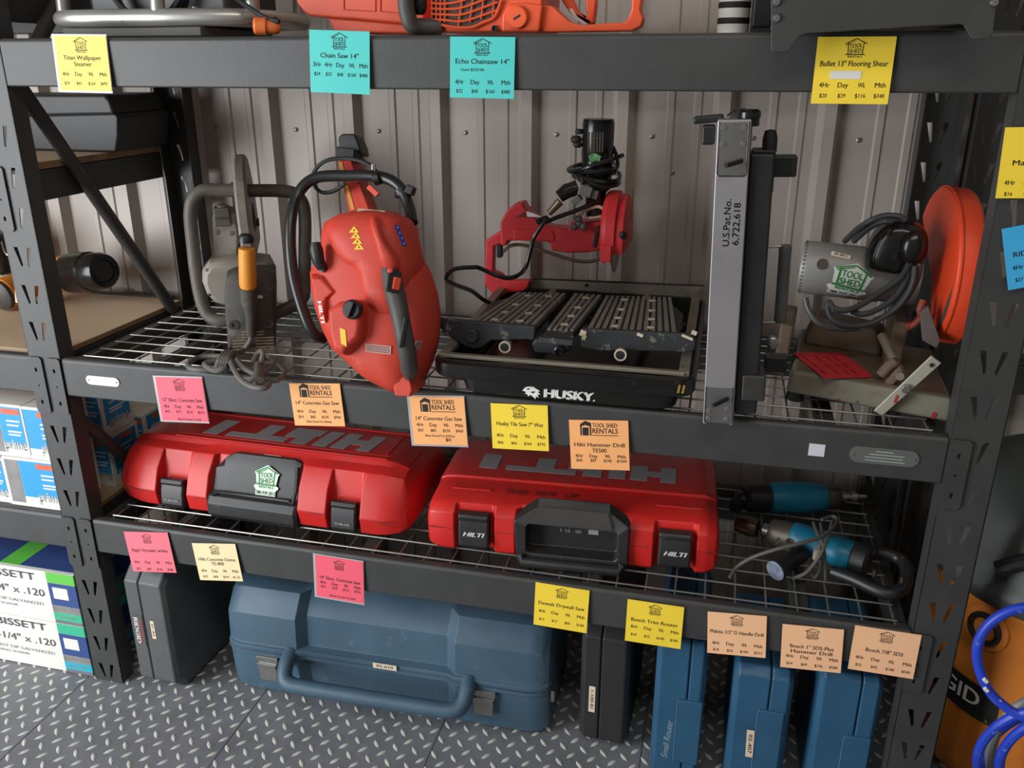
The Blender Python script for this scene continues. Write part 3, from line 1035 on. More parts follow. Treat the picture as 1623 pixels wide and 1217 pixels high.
def collated_box(label, z0, top):
    t = thing('nail_carton', label, 'box', (-.56, .004, z0), (0, 0, 0), 'large nail cartons on the floor')
    w, d, h = .468, .26, .152
    MB().span((0, 0, 0), (w, d, h)).build('carton', M_CARD, t, bevel=.002, smooth=False)
    p = MB()
    xw = .386
    cols = [(.80, 1.0, 4 if top else 5), (.36, .80, 3), (.22, .36, 1), (.07, .22, 5 if top else 6), (0, .07, 7)]
    for a, b_, k in cols:
        p.mi = k
        p.span((xw, -.0008, h * a + .0005), (w, 0, h * b_ - .0005))
        p.span((w, 0, h * a + .0005), (w + .0008, d, h * b_ - .0005))
    p.mi = 3
    p.span((.0, .012, h), (w, d - .002, h + .0006))
    p.mi = 4
    p.span((.24, .010, h + .0002), (.30, d, h + .0010))
    p.mi = 0
    p.span((xw + .012, -.0014, h * .50), (xw + .056, -.0008, h * .72))
    put_text(p, 'STRIP NAILS', xw + .040, h * .29, .008, -.0014, .05, .02)
    put_text(p, 'GALVANIZED', xw + .040, h * .145, .008, -.0014, .055, .02)
    p.mi = 7
    put_text(p, 'BISSETT', .272, h * .86, .030, -.0008, .155, .03)
    p.mi = 1
    put_text(p, '2-1/4" x .120', .270, h * .56, .030, -.0008, .200, .02)
    put_text(p, 'HOT DIP GALVANIZED', .270, h * .34, .013, -.0008, .18, .0)
    put_text(p, 'RING SHANK', .230, h * .24, .010, -.0008, .10, .0)
    p.build('carton_print', [M_CARD, M_BXG, M_BXO, M_NAVY, M_LIME, M_MINT, M_CYAN, mat('hazy_grey_ink', srgb(112, 112, 118), .7)], t, smooth=False)  # lettering grey is lightened to put the haze into the ink colour
    return t


collated_box('white nail carton with green and blue end, bottom of the pair on the floor', .0022, False)
collated_box('white nail carton with lime and blue end, top of the pair on the floor', .1556, True)

# ------------------------------------------------------------------ survey helpers: read real positions along sight lines
from mathutils.bvhtree import BVHTree
CAM_M = Matrix.Translation(cam_o.location) @ cam_o.rotation_euler.to_matrix().to_4x4()
FPX = 1361.5


def sight(x, y):
    return CAM_M.translation.copy(), (CAM_M.to_3x3() @ V(((x - 811.5) / FPX, (608.5 - y) / FPX, -1))).normalized()


class Fr:
    """frame of one thing; call with a photo point and a depth in the frame to get a local 3D point"""
    def __init__(s, loc, rot=(0, 0, 0)):
        s.loc, s.rot = loc, rot
        s.M = Matrix.Translation(V(loc)) @ Euler([R(a) for a in rot]).to_matrix().to_4x4()
        s.I = s.M.inverted()

    def ray(s, x, y):
        o, d = sight(x, y)
        return s.I @ o, s.I.to_3x3() @ d

    def __call__(s, x, y, yl=0.0):
        o, d = s.ray(x, y)
        return o + d * ((yl - o.y) / d.y)

    def z(s, x, y, zl=0.0):
        o, d = s.ray(x, y)
        return o + d * ((zl - o.z) / d.z)

    def size(s, px, y):
        """metres spanned by px pixels at local depth y"""
        return (s(811 + px, 500, y) - s(811, 500, y)).x

    def hit(s, bvh, x, y, lift=0.0):
        o, d = s.ray(x, y)
        p, n, i, k = bvh.ray_cast(o, d)
        if p is None:
            return s(x, y, 0), V((0, -1, 0))
        if n.dot(d) > 0:
            n = -n
        return p + n * lift, n

    def deco(s, bvh, x, y, ang=0, lift=0.0006):
        """matrix on the surface: X to the right, Z up along the surface, -Y outwards"""
        p, n = s.hit(bvh, x, y, lift)
        up = V((0, 0, 1))
        X_ = n.cross(up)
        if X_.length < 1e-4:
            X_ = V((1, 0, 0))
        X_ = -X_.normalized()
        Y_ = -n
        Z_ = X_.cross(Y_).normalized()
        m = Matrix((X_, Y_, Z_)).transposed().to_4x4()
        m.translation = p
        return m @ Matrix.Rotation(R(-ang), 4, 'Y')


def bvh_of(o):
    bm = bmesh.new()
    bm.from_mesh(o.data)
    b = BVHTree.FromBMesh(bm)
    bm.free()
    return b


def ring_scale(pts, k, c, dy):
    return [V((c.x + (p.x - c.x) * k, p.y + dy, c.z + (p.z - c.z) * k)) for p in pts]


def pillow(m, pts, prof, smooth=0):
    """domed body: outline pts in XZ, prof = [(scale, y offset)...] front to back"""
    if smooth:
        pts = catmull(pts, smooth, True)
    c = sum(pts, V()) / len(pts)
    m.loft([ring_scale(pts, k, c, dy) for k, dy in prof])
    return m


def slab(m, pts, y0, y1):
    """outline with its own y kept relative; extruded from y0 to y1"""
    m.loft([[V((p.x, y0, p.z)) for p in pts], [V((p.x, y1, p.z)) for p in pts]])
    return m


def start(F, name, label, cat, group=None):
    return thing(name, label, cat, F.loc, F.rot, group)


# ------------------------------------------------------------------ red gas cut-off saw
M_SAWRED = mat('orange_red_saw_plastic', srgb(198, 66, 50), 0.52, 0, 0.07, 10, srgb(190, 110, 96), 0.06, bump=0.04, bscale=200, spec=0.35)
M_GRIP = mat('grey_grip_rubber', srgb(72, 69, 66), 0.55, 0, 0.12, 30, bump=0.1, bscale=500)
M_YEL = mat('warning_yellow', srgb(240, 190, 40), 0.5)
M_BLUEI = mat('warning_blue', srgb(50, 70, 180), 0.5)
M_BTN = mat('orange_switch', srgb(215, 70, 38), 0.45)
M_CHROME = mat('bright_metal', srgb(200, 200, 198), 0.2, 0.95)


def gas_saw():
    F = Fr((0.79, 0.014, 0.895), (-15, 0, 0))
    t = start(F, 'cut_off_saw', 'red gas cut-off saw standing on its nose, with black loop handle', 'power saw')
    q = lambda a, b, yl=0.0: F(480 + a / 3.804, 320 + b / 3.804, yl)
    out = [(165, 110), (240, 70), (340, 48), (450, 45), (560, 60), (640, 120), (690, 150), (712, 310), (775, 430), (815, 560), (832, 690), (822, 840), (790, 960), (740, 1060), (690, 1160), (640, 1188), (585, 1175), (500, 1130), (400, 1070), (310, 985), (215, 900), (160, 790), (110, 650), (85, 520), (78, 420), (120, 330), (150, 270), (150, 180)]
    pts = [q(a, b) for a, b in out]
    m = pillow(MB(), pts, [(.42, -.086), (.68, -.080), (.84, -.066), (.93, -.046), (.98, -.022), (1.0, 0), (.975, .012), (.90, .03), (.76, .05)])
    for v in m.bm.verts:
        v.co.z = max(v.co.z, .001 + .27 * v.co.y)
    b = m.build('body_shell', M_SAWRED, t, ang=60)
    bv = bvh_of(b)
    # domed engine cover with a ridge
    cov = [(160, 180), (190, 95), (330, 55), (450, 50), (600, 85), (645, 140), (690, 300), (700, 430), (660, 560), (640, 700), (520, 720), (430, 640), (405, 520), (355, 410), (290, 380), (215, 300)]
    cp = [q(a, b_, -.045) for a, b_ in cov]
    c = pillow(MB(), cp, [(.30, -.062), (.62, -.058), (.84, -.047), (.95, -.026), (1.0, 0), (1.0, .03)], 2).build('engine_cover', M_SAWRED, t, ang=60)
    bc = bvh_of(c)
    # fuel tank shoulder
    tk = [(195, 640), (255, 600), (380, 590), (412, 660), (408, 780), (395, 830), (290, 925), (235, 905), (205, 790)]
    k = pillow(MB(), [q(a, b_, -.07) for a, b_ in tk], [(.74, -.046), (.90, -.040), (1.0, -.02), (1.02, .04)]).build('fuel_tank', M_SAWRED, t, bevel=.006, seg=3, ang=50)
    bk = bvh_of(k)
    p, n = F.hit(bk, 480 + 302 / 3.804, 320 + 648 / 3.804)
    m = MB().lathe(p - n * .006, n, [(.019, 0), (.019, .012), (.016, .015), (.002, .015)], 24)
    u, w, _ = basis(n)
    m.box(p + n * .013, (.008, .010, .030), (0, 20, 0))
    m.build('fuel_cap', M_BLACK, t, bevel=.001)
    sp = [(405, 100), (455, 95), (520, 230), (590, 350), (585, 420), (500, 430), (455, 300)]
    m = pillow(MB(), [q(a, b_, -.095) for a, b_ in sp], [(.3, -.024), (.7, -.018), (.95, -.004), (1.0, .02)], 2)
    m.build('cover_ridge', M_SAWRED, c, ang=60)
    np_ = [(585, 1040), (650, 1035), (690, 1045), (705, 1130), (690, 1178), (585, 1178), (575, 1120)]
    m = pillow(MB(), [q(a, b_, -.03) for a, b_ in np_], [(.8, -.036), (.95, -.028), (1.0, -.01), (1.0, .04)])
    for v in m.bm.verts:
        v.co.z = max(v.co.z, .001 + .27 * v.co.y)
    m.build('nose_block', M_SAWRED, t, bevel=.003, ang=50)
    # left starter cover step
    st = [(80, 430), (150, 440), (245, 540), (185, 590), (172, 740), (115, 640)]
    m = pillow(MB(), [q(a, b_, -.058) for a, b_ in st], [(.75, -.034), (.95, -.026), (1.0, 0), (1, .05)])
    sc = m.build('starter_cover', M_SAWRED, t, bevel=.003, ang=50)
    bs = bvh_of(sc)
    lx, ly = 480 + 135 / 3.804, 320 + 660 / 3.804
    near = min((bs, bv), key=lambda k_: F.hit(k_, lx, ly)[0].y)
    m = MB().at(F.hit(near, lx, ly)[0] + V((-.002, -.007, 0)), (0, 70, -30))
    put_text(m, 'HILTI', 0, 0, .017, -.0045, .046, .04, 0, .25)
    m.build('maker_logo', M_WHITE, t, smooth=False)
    # rear handle
    hp = []
    for a, b_, l in ((520, 372, .004), (530, 440, .014), (552, 540, .022), (580, 650, .034), (605, 780, .040), (628, 900, .036), (642, 1000, .020), (645, 1045, .004)):
        x, y = 480 + a / 3.804, 320 + b_ / 3.804
        v, _ = F.hit(bv, x, y)
        v = v + V((0, -l, 0))
        o, d = F.ray(x, y)
        hp.append(o + d * ((v.y - o.y) / d.y))
    m = MB()
    m.tube(catmull(hp, 4), [.013, .0180, .0190, .0180, .0170, .0175, .017, .013], 14)
    h = m.build('rear_handle', M_GRIP, t, ang=60)
    bh = bvh_of(h)
    m = MB(); m.m = F.deco(bh, 480 + 548 / 3.804, 320 + 480 / 3.804, -12)
    m.box((0, 0, 0), (.024, .008, .046))
    m.build('switch_plate', M_BLACK, h, bevel=.002)
    m = MB(); m.m = F.deco(bh, 480 + 530 / 3.804, 320 + 420 / 3.804, -12)
    m.lathe((0, 0, 0), (0, -1, 0), [(.0055, -.004), (.0055, .0065), (.004, .0075), (.0005, .0078)], 14)
    m.build('round_button', M_BTN, h)
    m = MB(); m.m = F.deco(bh, 480 + 560 / 3.804, 320 + 500 / 3.804, -12)
    m.box((0, -.004, 0), (.014, .012, .024), (18, 0, 0))
    m.build('stop_switch', M_BTN, h, bevel=.002)
    m = MB(); m.m = F.deco(bh, 480 + 608 / 3.804, 320 + 785 / 3.804, -8)
    m.box((0, -.002, 0), (.0085, .010, .058))
    m.build('trigger_lock', M_BLACK, h, bevel=.002)
    # choke lever
    m = MB()
    m.tube([q(75, 245, -.10), q(80, 290, -.10), q(95, 360, -.098), q(115, 395, -.09)], [.010, .0135, .012, .010], 10)
    m.tube([q(110, 395, -.088), q(165, 405, -.06)], .009, 10)
    m.tube([q(150, 405, -.06), q(175, 330, -.02)], .006, 8)
    m.build('choke_lever', M_BLACK, t)
    # front loop handle
    hl = [(595, 905, .03), (540, 870, .0), (480, 700, -.01), (458, 560, -.01), (460, 420, .0), (490, 320, .02), (560, 258, .03), (700, 250, .035), (820, 255, .035), (893, 292, .03), (932, 370, .02), (947, 440, .0)]
    m = MB()
    m.tube([F(280 + a / 2.536, 180 + b_ / 2.536, yl) for a, b_, yl in hl], .0118, 12, smooth=6)
    m.build('loop_handle', mat('black_handle_tube', srgb(38, 37, 37), .3, 0, .15, 20, srgb(90, 88, 84), .05), t)
    g = lambda a, b_, yl: F(280 + a / 2.536, 180 + b_ / 2.536, yl)
    for a, b_, a2, b2 in ((800, 232, 812, 285), (885, 330, 925, 300)):
        p0, p1 = g(a, b_, .03), g(a2, b2, .03)
        mid = (p0 + p1) / 2
        d = (p1 - p0).normalized()
        ax = V((d.z, 0, -d.x))
        m = MB().lathe(mid - ax * .006, ax, [(.0145, 0), (.0145, .012)], 16)
        m.cyl(p0 + d * -.004, p0 + d * .012, .004, n=8)
        m.build('hose_clamp', M_BLACK, t)
    m = MB().cyl(g(792, 205, .03), g(792, 228, .03), .0055, n=8)
    m.build('hose_fitting', M_CHROME, t)
    # water hose
    m = MB()
    m.tube([g(790, 215, .03), g(740, 190, .035), (g(670, 180, .04)), g(600, 190, .04), g(555, 230, .05), g(550, 280, .055), g(580, 315, .055), g(630, 312, .055), g(680, 280, .05)], .0042, 8, smooth=5)
    m.build('water_hose', M_RUBBER, t)
    m = MB()
    m.tube([g(915, 330, .02), g(932, 380, .03), g(940, 440, .03)], .006, 8)
    m.build('throttle_sleeve', M_CHROME, t)
    m = MB()
    m.box(g(940, 308, .02), (.018, .02, .018), (0, 20, 0))
    m.build('hose_valve', M_BLACK, t, bevel=.003)
    # cutting arm behind, with stripe and black end
    A = [g(645, 190, .09), g(700, 182, .09), g(775, 385, .06), g(690, 400, .06)]
    m = MB()
    m.loft([A, [p + V((0, .055, .0)) for p in A]])
    arm = m.build('cutting_arm', M_SAWRED, t, bevel=.004)
    S = [g(655, 200, .0), g(678, 200, .0), g(722, 388, .0), g(698, 388, .0)]
    m = MB()
    S = [V((F(280 + a / 2.536, 180 + b_ / 2.536, yl - .0015))) for a, b_, yl in ((652, 196, .089), (664, 194, .089), (715, 385, .0615), (700, 388, .0615))]
    m.loft([S, [p + V((0, .004, 0)) for p in S]])
    m.build('arm_stripe', mat('yellow_stripe', srgb(206, 150, 60), .5), arm, smooth=False)
    E = [g(648, 95, .10), g(662, 80, .10), g(715, 80, .10), g(735, 130, .10), (g(740, 160, .10)), g(650, 150, .10)]
    m = MB().loft([E, [p + V((0, .05, 0)) for p in E]])
    m.build('arm_end_cap', M_BLACK, t, bevel=.004)
    m = MB()
    m.box(g(695, 165, .105), (.044, .05, .022), (0, 5, 0))
    m.build('arm_collar', M_RUBBER, t, bevel=.003)
    m = MB()
    m.box(g(790, 310, .05), (.028, .008, .011), (0, 38, 0))
    m.build('hang_tag', M_BTN, t, bevel=.001)
    # decals
    for i in range(4):
        m = MB(); m.m = F.deco(bc, 480 + (310 + 10 * i) / 3.804, 320 + (168 + 34 * i) / 3.804, 4)
        m.prism([(-.0105, 0, -.0054), (.0105, 0, -.0054), (0, 0, .0068)], (0, -.0005, 0))
        m.mi = 1
        m.prism([(-.002, -.0005, -.0025), (.002, -.0005, -.0025), (0, -.0005, .002)], (0, -.0003, 0))
        m.build('warning_decal', [M_YEL, M_INK], t, smooth=False)
        m = MB(); m.m = F.deco(bc, 480 + (568 + 13 * i) / 3.804, 320 + (155 + 32 * i) / 3.804, 4)
        m.prism([(math.cos(k * PI / 6) * .0070, 0, math.sin(k * PI / 6) * .0058) for k in range(12)], (0, -.0005, 0))
        m.mi = 1
        m.prism([(-.0012, -.0005, -.002), (.0012, -.0005, -.002), (.002, -.0005, .002), (-.001, -.0005, .001)], (0, -.0003, 0))
        m.build('advice_decal', [M_BLUEI, M_WHITE], t, smooth=False)
    m = MB(); m.m = F.deco(bv, 480 + 415 / 3.804, 320 + 76 / 3.804, -4)
    m.m = m.m @ Matrix.Translation((0, -.004, 0))
    m.box((0, 0, 0), (.055, .008, .0085))
    l = m.build('label_strip', M_LAB, t, smooth=False)
    m = MB(); m.m = F.deco(bk, 480 + 245 / 3.804, 320 + 815 / 3.804, 0)
    m.prism([(-.008, 0, .018), (.004, 0, .014), (.008, 0, -.018), (-.004, 0, -.012)], (0, -.0008, 0))
    m.build('warning_panel', M_YEL, t, smooth=False)
    for a, b_, w in ((455, 886, .052), (695, 862, .014)):
        m = MB(); m.m = F.deco(bv, 480 + a / 3.804, 320 + b_ / 3.804, -2)
        m.box((0, 0, 0), (w, .0006, .0165))
        m.mi = 1
        for j in range(4):
            m.box((0, -.0005, .005 - .0034 * j), (w * .9, .0002, .0012))
        m.build('rating_decal', [mat('silver_decal', srgb(196, 150, 140), .4), M_INK], t, smooth=False)
    return t


gas_saw()

# ------------------------------------------------------------------ grey electric cut-off saw
M_DUSTY = mat('dusty_black_plastic', srgb(66, 62, 58), 0.7, 0, 0.2, 14, srgb(120, 108, 96), 0.16, bump=.1, bscale=150)
M_GBODY = mat('dusty_grey_plastic', srgb(142, 135, 126), 0.6, 0, 0.12, 9, srgb(110, 98, 86), 0.18, bump=.06, bscale=150)
M_GTUBE = mat('scuffed_grey_tube', srgb(92, 86, 79), 0.55, 0.1, 0.2, 14, srgb(128, 112, 96), 0.15)
M_ORGRIP = mat('orange_grip', srgb(226, 146, 48), 0.5, 0, 0.06, 30, bump=.12, bscale=600)
M_CORD = mat('grey_power_cord', srgb(98, 93, 88), 0.6, 0, 0.1, 20)


def grey_saw():
    F = Fr((0.40, 0.175, 0.8935), (0, 0, 27))
    t = start(F, 'cut_off_saw', 'dusty grey electric cut-off saw with an orange grip and grey loop handle', 'power saw')
    q = lambda a, b, yl=0.0: F(290 + a / 4.681, 240 + b / 4.681, yl)
    r = lambda a, b, yl=0.0: F(290 + a / 5.795, 430 + b / 5.795, yl)
    mo = [q(330, 890), q(420, 850), q(600, 850), q(682, 885), q(692, 1000), r(856, 300), r(858, 500), r(860, 725), r(770, 768), r(450, 752), r(428, 740), r(415, 520), r(400, 400), q(315, 1060)]
    mo = [V((p.x, p.y, max(p.z, .010))) for p in mo]
    m = pillow(MB(), mo, [(.86, -.052), (.96, -.046), (1.0, -.03), (1.0, .06), (.9, .075)])
    mb_ = m.build('motor_housing', M_DUSTY, t, ang=50)
    bm_ = bvh_of(mb_)
    # shave the deck overlap: vents and screw bosses
    m = MB()
    for i in range(7):
        for a0, a1 in ((455, 585), (668, 835)):
            if i < 3 and a0 == 455: a0, a1 = 540, 590
            if i < 2 and a0 == 668: a1 = 740
            m.cyl(r(a0, 560 + 27 * i, -.0535), r(a1, 552 + 27 * i, -.0535), .0022, n=6)
    m.build('vent_grille', mat('pale_dust', srgb(132, 118, 102), .8), mb_)
    for a, b_ in ((470, 490), (785, 480)):
        p = r(a, b_, -.050)
        m = MB().lathe(p, (0, -1, 0), [(.011, -.004), (.011, .004), (.005, .004), (.005, .002), (.001, .002)], 14)
        m.build('screw_boss', M_DUSTY, mb_)
    m = MB(); m.m = F.deco(bm_, 290 + 570 / 4.681, 240 + 1078 / 4.681, 0)
    m.box((0, 0, 0), (.012, .0012, .007))
    m.build('small_label', M_LAB, mb_, smooth=False)
    # gear case
    gc = [q(148, 870, .06), q(200, 805, .06), q(330, 785, .06), q(500, 778, .06), q(640, 795, .06), q(688, 890, .06), q(690, 1010, .06), q(600, 1090, .06), q(330, 1122, .06), q(240, 1095, .06), q(178, 1030, .06), q(148, 950, .06)]
    m = pillow(MB(), gc, [(.80, -.05), (.93, -.042), (1.0, -.015), (1.0, .05), (.9, .06)])
    g = m.build('gear_case', M_GBODY, t, ang=40)
    bg = bvh_of(g)
    for a, b_ in ((178, 880), (200, 1062)):
        m = MB(); m.m = F.deco(bg, 290 + a / 4.681, 240 + b_ / 4.681)
        m.lathe((0, 0, 0), (0, -1, 0), [(.0035, -.002), (.0035, .0005), (.001, .0005)], 10)
        m.build('case_screw', M_BLACK, g)
    hd = [q(218, 460, .12), q(255, 440, .12), q(345, 425, .12), q(405, 450, .12), q(420, 600, .12), q(420, 800, .12), q(215, 800, .12), q(225, 640, .12)]
    m = pillow(MB(), hd, [(.88, -.03), (1.0, -.02), (1.0, .05)])
    h = m.build('guard_arm', M_GBODY, t, bevel=.003, ang=40)
    m = MB()
    m.prism([q(245, 790, .088), q(408, 765, .088), q(408, 785, .088), q(245, 812, .088)], (0, .004, 0))
    m.build('warning_strip', M_YEL, h, smooth=False)
    m = MB()
    m.box(q(290, 447, .08), (.034, .04, .022)); m.box(q(295, 500, .085), (.036, .03, .03)); m.lathe(q(295, 425, .08), (0, 0, 1), [(.013, 0), (.013, .008), (.006, .011)], 12)
    m.build('water_valve', mat('dark_grey_metal', srgb(84, 80, 75), .5, .3, .2, 20), h, bevel=.003)
    m = MB()
    m.box(q(390, 460, .115), (.0055, .03, .14))
    m.box(q(397, 215, .13), (.007, .02, .02))
    m.build('guard_strut', M_GTUBE, h, bevel=.001)
    for a, b_ in ((252, 600), (360, 605)):
        m = MB().lathe(q(a, b_, .092), (0, -1, 0), [(.0055, -.004), (.0055, .004), (.001, .005)], 10)
        m.build('arm_screw', M_BOLT, h)
    # blade guard: half drum standing edge-on to the room
    top = q(472, 20, .14)
    rad = .155
    cx, cz = q(485, 500, .14).x, top.z - rad
    m = MB()
    ring = lambda x, k: [V((x, .14 + math.sin(a_) * rad * k, cz + math.cos(a_) * rad * k)) for a_ in [(-115 + 230 * i / 26) * PI / 180 for i in range(27)]]
    hw = .0135
    m.loft([[V((x + (cz - p.z) * .03, p.y, p.z)) for p in ring(x, k)] for x, k in ((cx - hw, .3), (cx - hw, .965), (cx - hw * .6, 1.0), (cx + hw * .6, 1.0), (cx + hw, .965), (cx + hw, .3))], closed=True)
    m.build('blade_guard', mat('scuffed_guard_paint', srgb(122, 114, 106), .5, .1, .28, 9, srgb(70, 64, 58), .25), t, ang=40)
    m = MB().lathe((cx, .14, cz), (1, 0, 0), [(.125, -.0015), (.125, .0015)], 36)
    m.build('cutting_disc', mat('abrasive_disc', srgb(70, 66, 62), .8), t)
    m = MB().box(q(555, 525, .11), (.006, .02, .016))
    m.build('guard_stop', M_BLACK, t)
    # loop handle
    m = MB()
    m.tube([r(420, 450, .05), r(330, 455, .05), r(230, 400, .06), r(165, 250, .065), q(95, 880, .07), q(75, 700, .075), q(55, 480, .08), q(75, 360, .08), q(150, 290, .08), q(280, 288, .08), q(480, 290, .08), q(720, 292, .08), q(830, 315, .08), q(890, 390, .08), q(905, 500, .08), q(905, 700, .07), q(900, 950, .065), q(880, 1100, .06), r(860, 380, .055), r(780, 400, .05)], .0148, 12, smooth=4)
    m.build('loop_handle', M_GTUBE, t)
    # rear D grip
    m = MB().lathe(q(484, 1012, -.075), q(470, 655, -.085) - q(484, 1012, -.075), [(.0165, 0), (.0185, .006), (.0185, .03), (.0175, .075), (.0165, .088), (.012, .089)], 20)
    m.build('orange_grip', M_ORGRIP, t)
    d = (q(470, 655, -.085) - q(484, 1012, -.075)).normalized()
    m = MB().lathe(q(470, 662, -.085), d, [(.0165, -.002), (.0165, .006), (.012, .013), (.002, .015)], 18)
    m.build('grip_cap', M_BLACK, t)
    m = MB()
    m.tube([q(484, 1014, -.075), q(488, 1100, -.072), r(620, 350, -.072), r(628, 420, -.07), r(625, 520, -.066), r(628, 590, -.064)], [.0185, .0185, .0155, .0125, .0115, .0108], 16)
    m.build('lower_grip', M_DUSTY, t, ang=60)
    # wrapped cord and plug
    m = MB()
    zc = .010
    Z = lambda a, b, z: F.z(290 + a / 5.795, 430 + b / 5.795, max(z, .009))
    m.tube([r(628, 590, -.064), r(610, 650, -.067), r(545, 730, -.07), Z(450, 775, .03), Z(390, 850, .02), Z(300, 900, .008), Z(150, 905, .008), Z(60, 885, .008), Z(60, 840, .008), Z(150, 790, .008), Z(310, 780, .012), Z(380, 800, .02), Z(400, 870, .02), Z(300, 912, .012), Z(200, 850, .02), Z(330, 820, .022)], .0062, 8, smooth=5)
    m.tube([Z(430, 800, .035), Z(470, 900, .03), Z(540, 1000, .015), Z(640, 1060, .0), Z(750, 1070, -.01), Z(790, 1020, .0), Z(690, 960, .02), Z(560, 890, .03), Z(490, 810, .035)], .0060, 8, smooth=5)
    m.tube([Z(490, 810, .02), Z(600, 900, .02), Z(740, 920, .02), Z(830, 840, .02), Z(760, 790, .02), Z(640, 860, .02), Z(690, 750, .04), Z(735, 745, .05), Z(715, 850, .03)], .0058, 8, smooth=5)
    m.tube([Z(720, 990, .012), Z(860, 1000, .01), Z(935, 930, .01), Z(880, 850, .01), Z(780, 800, .012)], .0058, 8, smooth=5)
    for i in range(4):
        a0 = 345 + 24 * i
        m.tube([Z(a0 - 22, 915, .006), Z(a0 - 30, 860, .024), Z(a0, 800, .040), Z(a0 + 45, 740, .034), Z(a0 + 70, 790, .022), Z(a0 + 45, 900, .008)], .0056, 8, smooth=4)
    m.build('power_cord', M_CORD, t)
    m = MB()
    pa, pb = Z(690, 850, .03), Z(690, 1010, .012)
    pb.y -= .012
    m.tube([pa, pa.lerp(pb, .55), pb], [.0075, .012, .0165], 10)
    pl = m.build('plug', M_CORD, t, ang=50)
    d = (pb - pa).normalized()
    m = MB()
    for dx in (-.0065, .0065):
        m.box(pb + d * .012 + V((dx, 0, 0)), (.006, .0018, .022), (12, 0, 0))
    m.build('plug_prongs', M_CHROME, pl)
    return t


grey_saw()

# ------------------------------------------------------------------ tile saw
M_GLOSSBLK = mat('gloss_black_plastic', srgb(26, 25, 24), 0.22, 0, 0.15, 12, srgb(70, 66, 60), 0.05)
M_TABLE = mat('dusty_dark_table', srgb(122, 118, 112), 0.5, 0.15, 0.18, 18, srgb(128, 120, 108), 0.16)
M_TABLEBK = mat('black_painted_table', srgb(42, 44, 46), 0.5, 0, 0.2, 16, srgb(170, 158, 140), 0.13)
M_ALU = mat('grimy_aluminium', srgb(140, 132, 118), 0.45, 0.4, 0.18, 9, srgb(84, 76, 64), 0.18)
M_GROUT = mat('dried_slurry', srgb(200, 184, 160), 0.9)
M_TRED = mat('red_painted_casting', srgb(208, 50, 54), 0.4, 0, 0.08, 12, srgb(196, 110, 104), 0.14)


def rrect(x0, x1, y0, y1, z0, z1, r, n=5):
    """rounded rectangle ring, z rises from z0 at the front to z1 at the back"""
    pts = []
    for cx, cy, a0 in ((x1 - r, y1 - r, 0), (x0 + r, y1 - r, 90), (x0 + r, y0 + r, 180), (x1 - r, y0 + r, 270)):
        for k in range(n + 1):
            a_ = R(a0 + 90 * k / n)
            x, y = cx + math.cos(a_) * r, cy + math.sin(a_) * r
            pts.append(V((x, y, z0 + (z1 - z0) * (y - y0) / (y1 - y0))))
    return pts


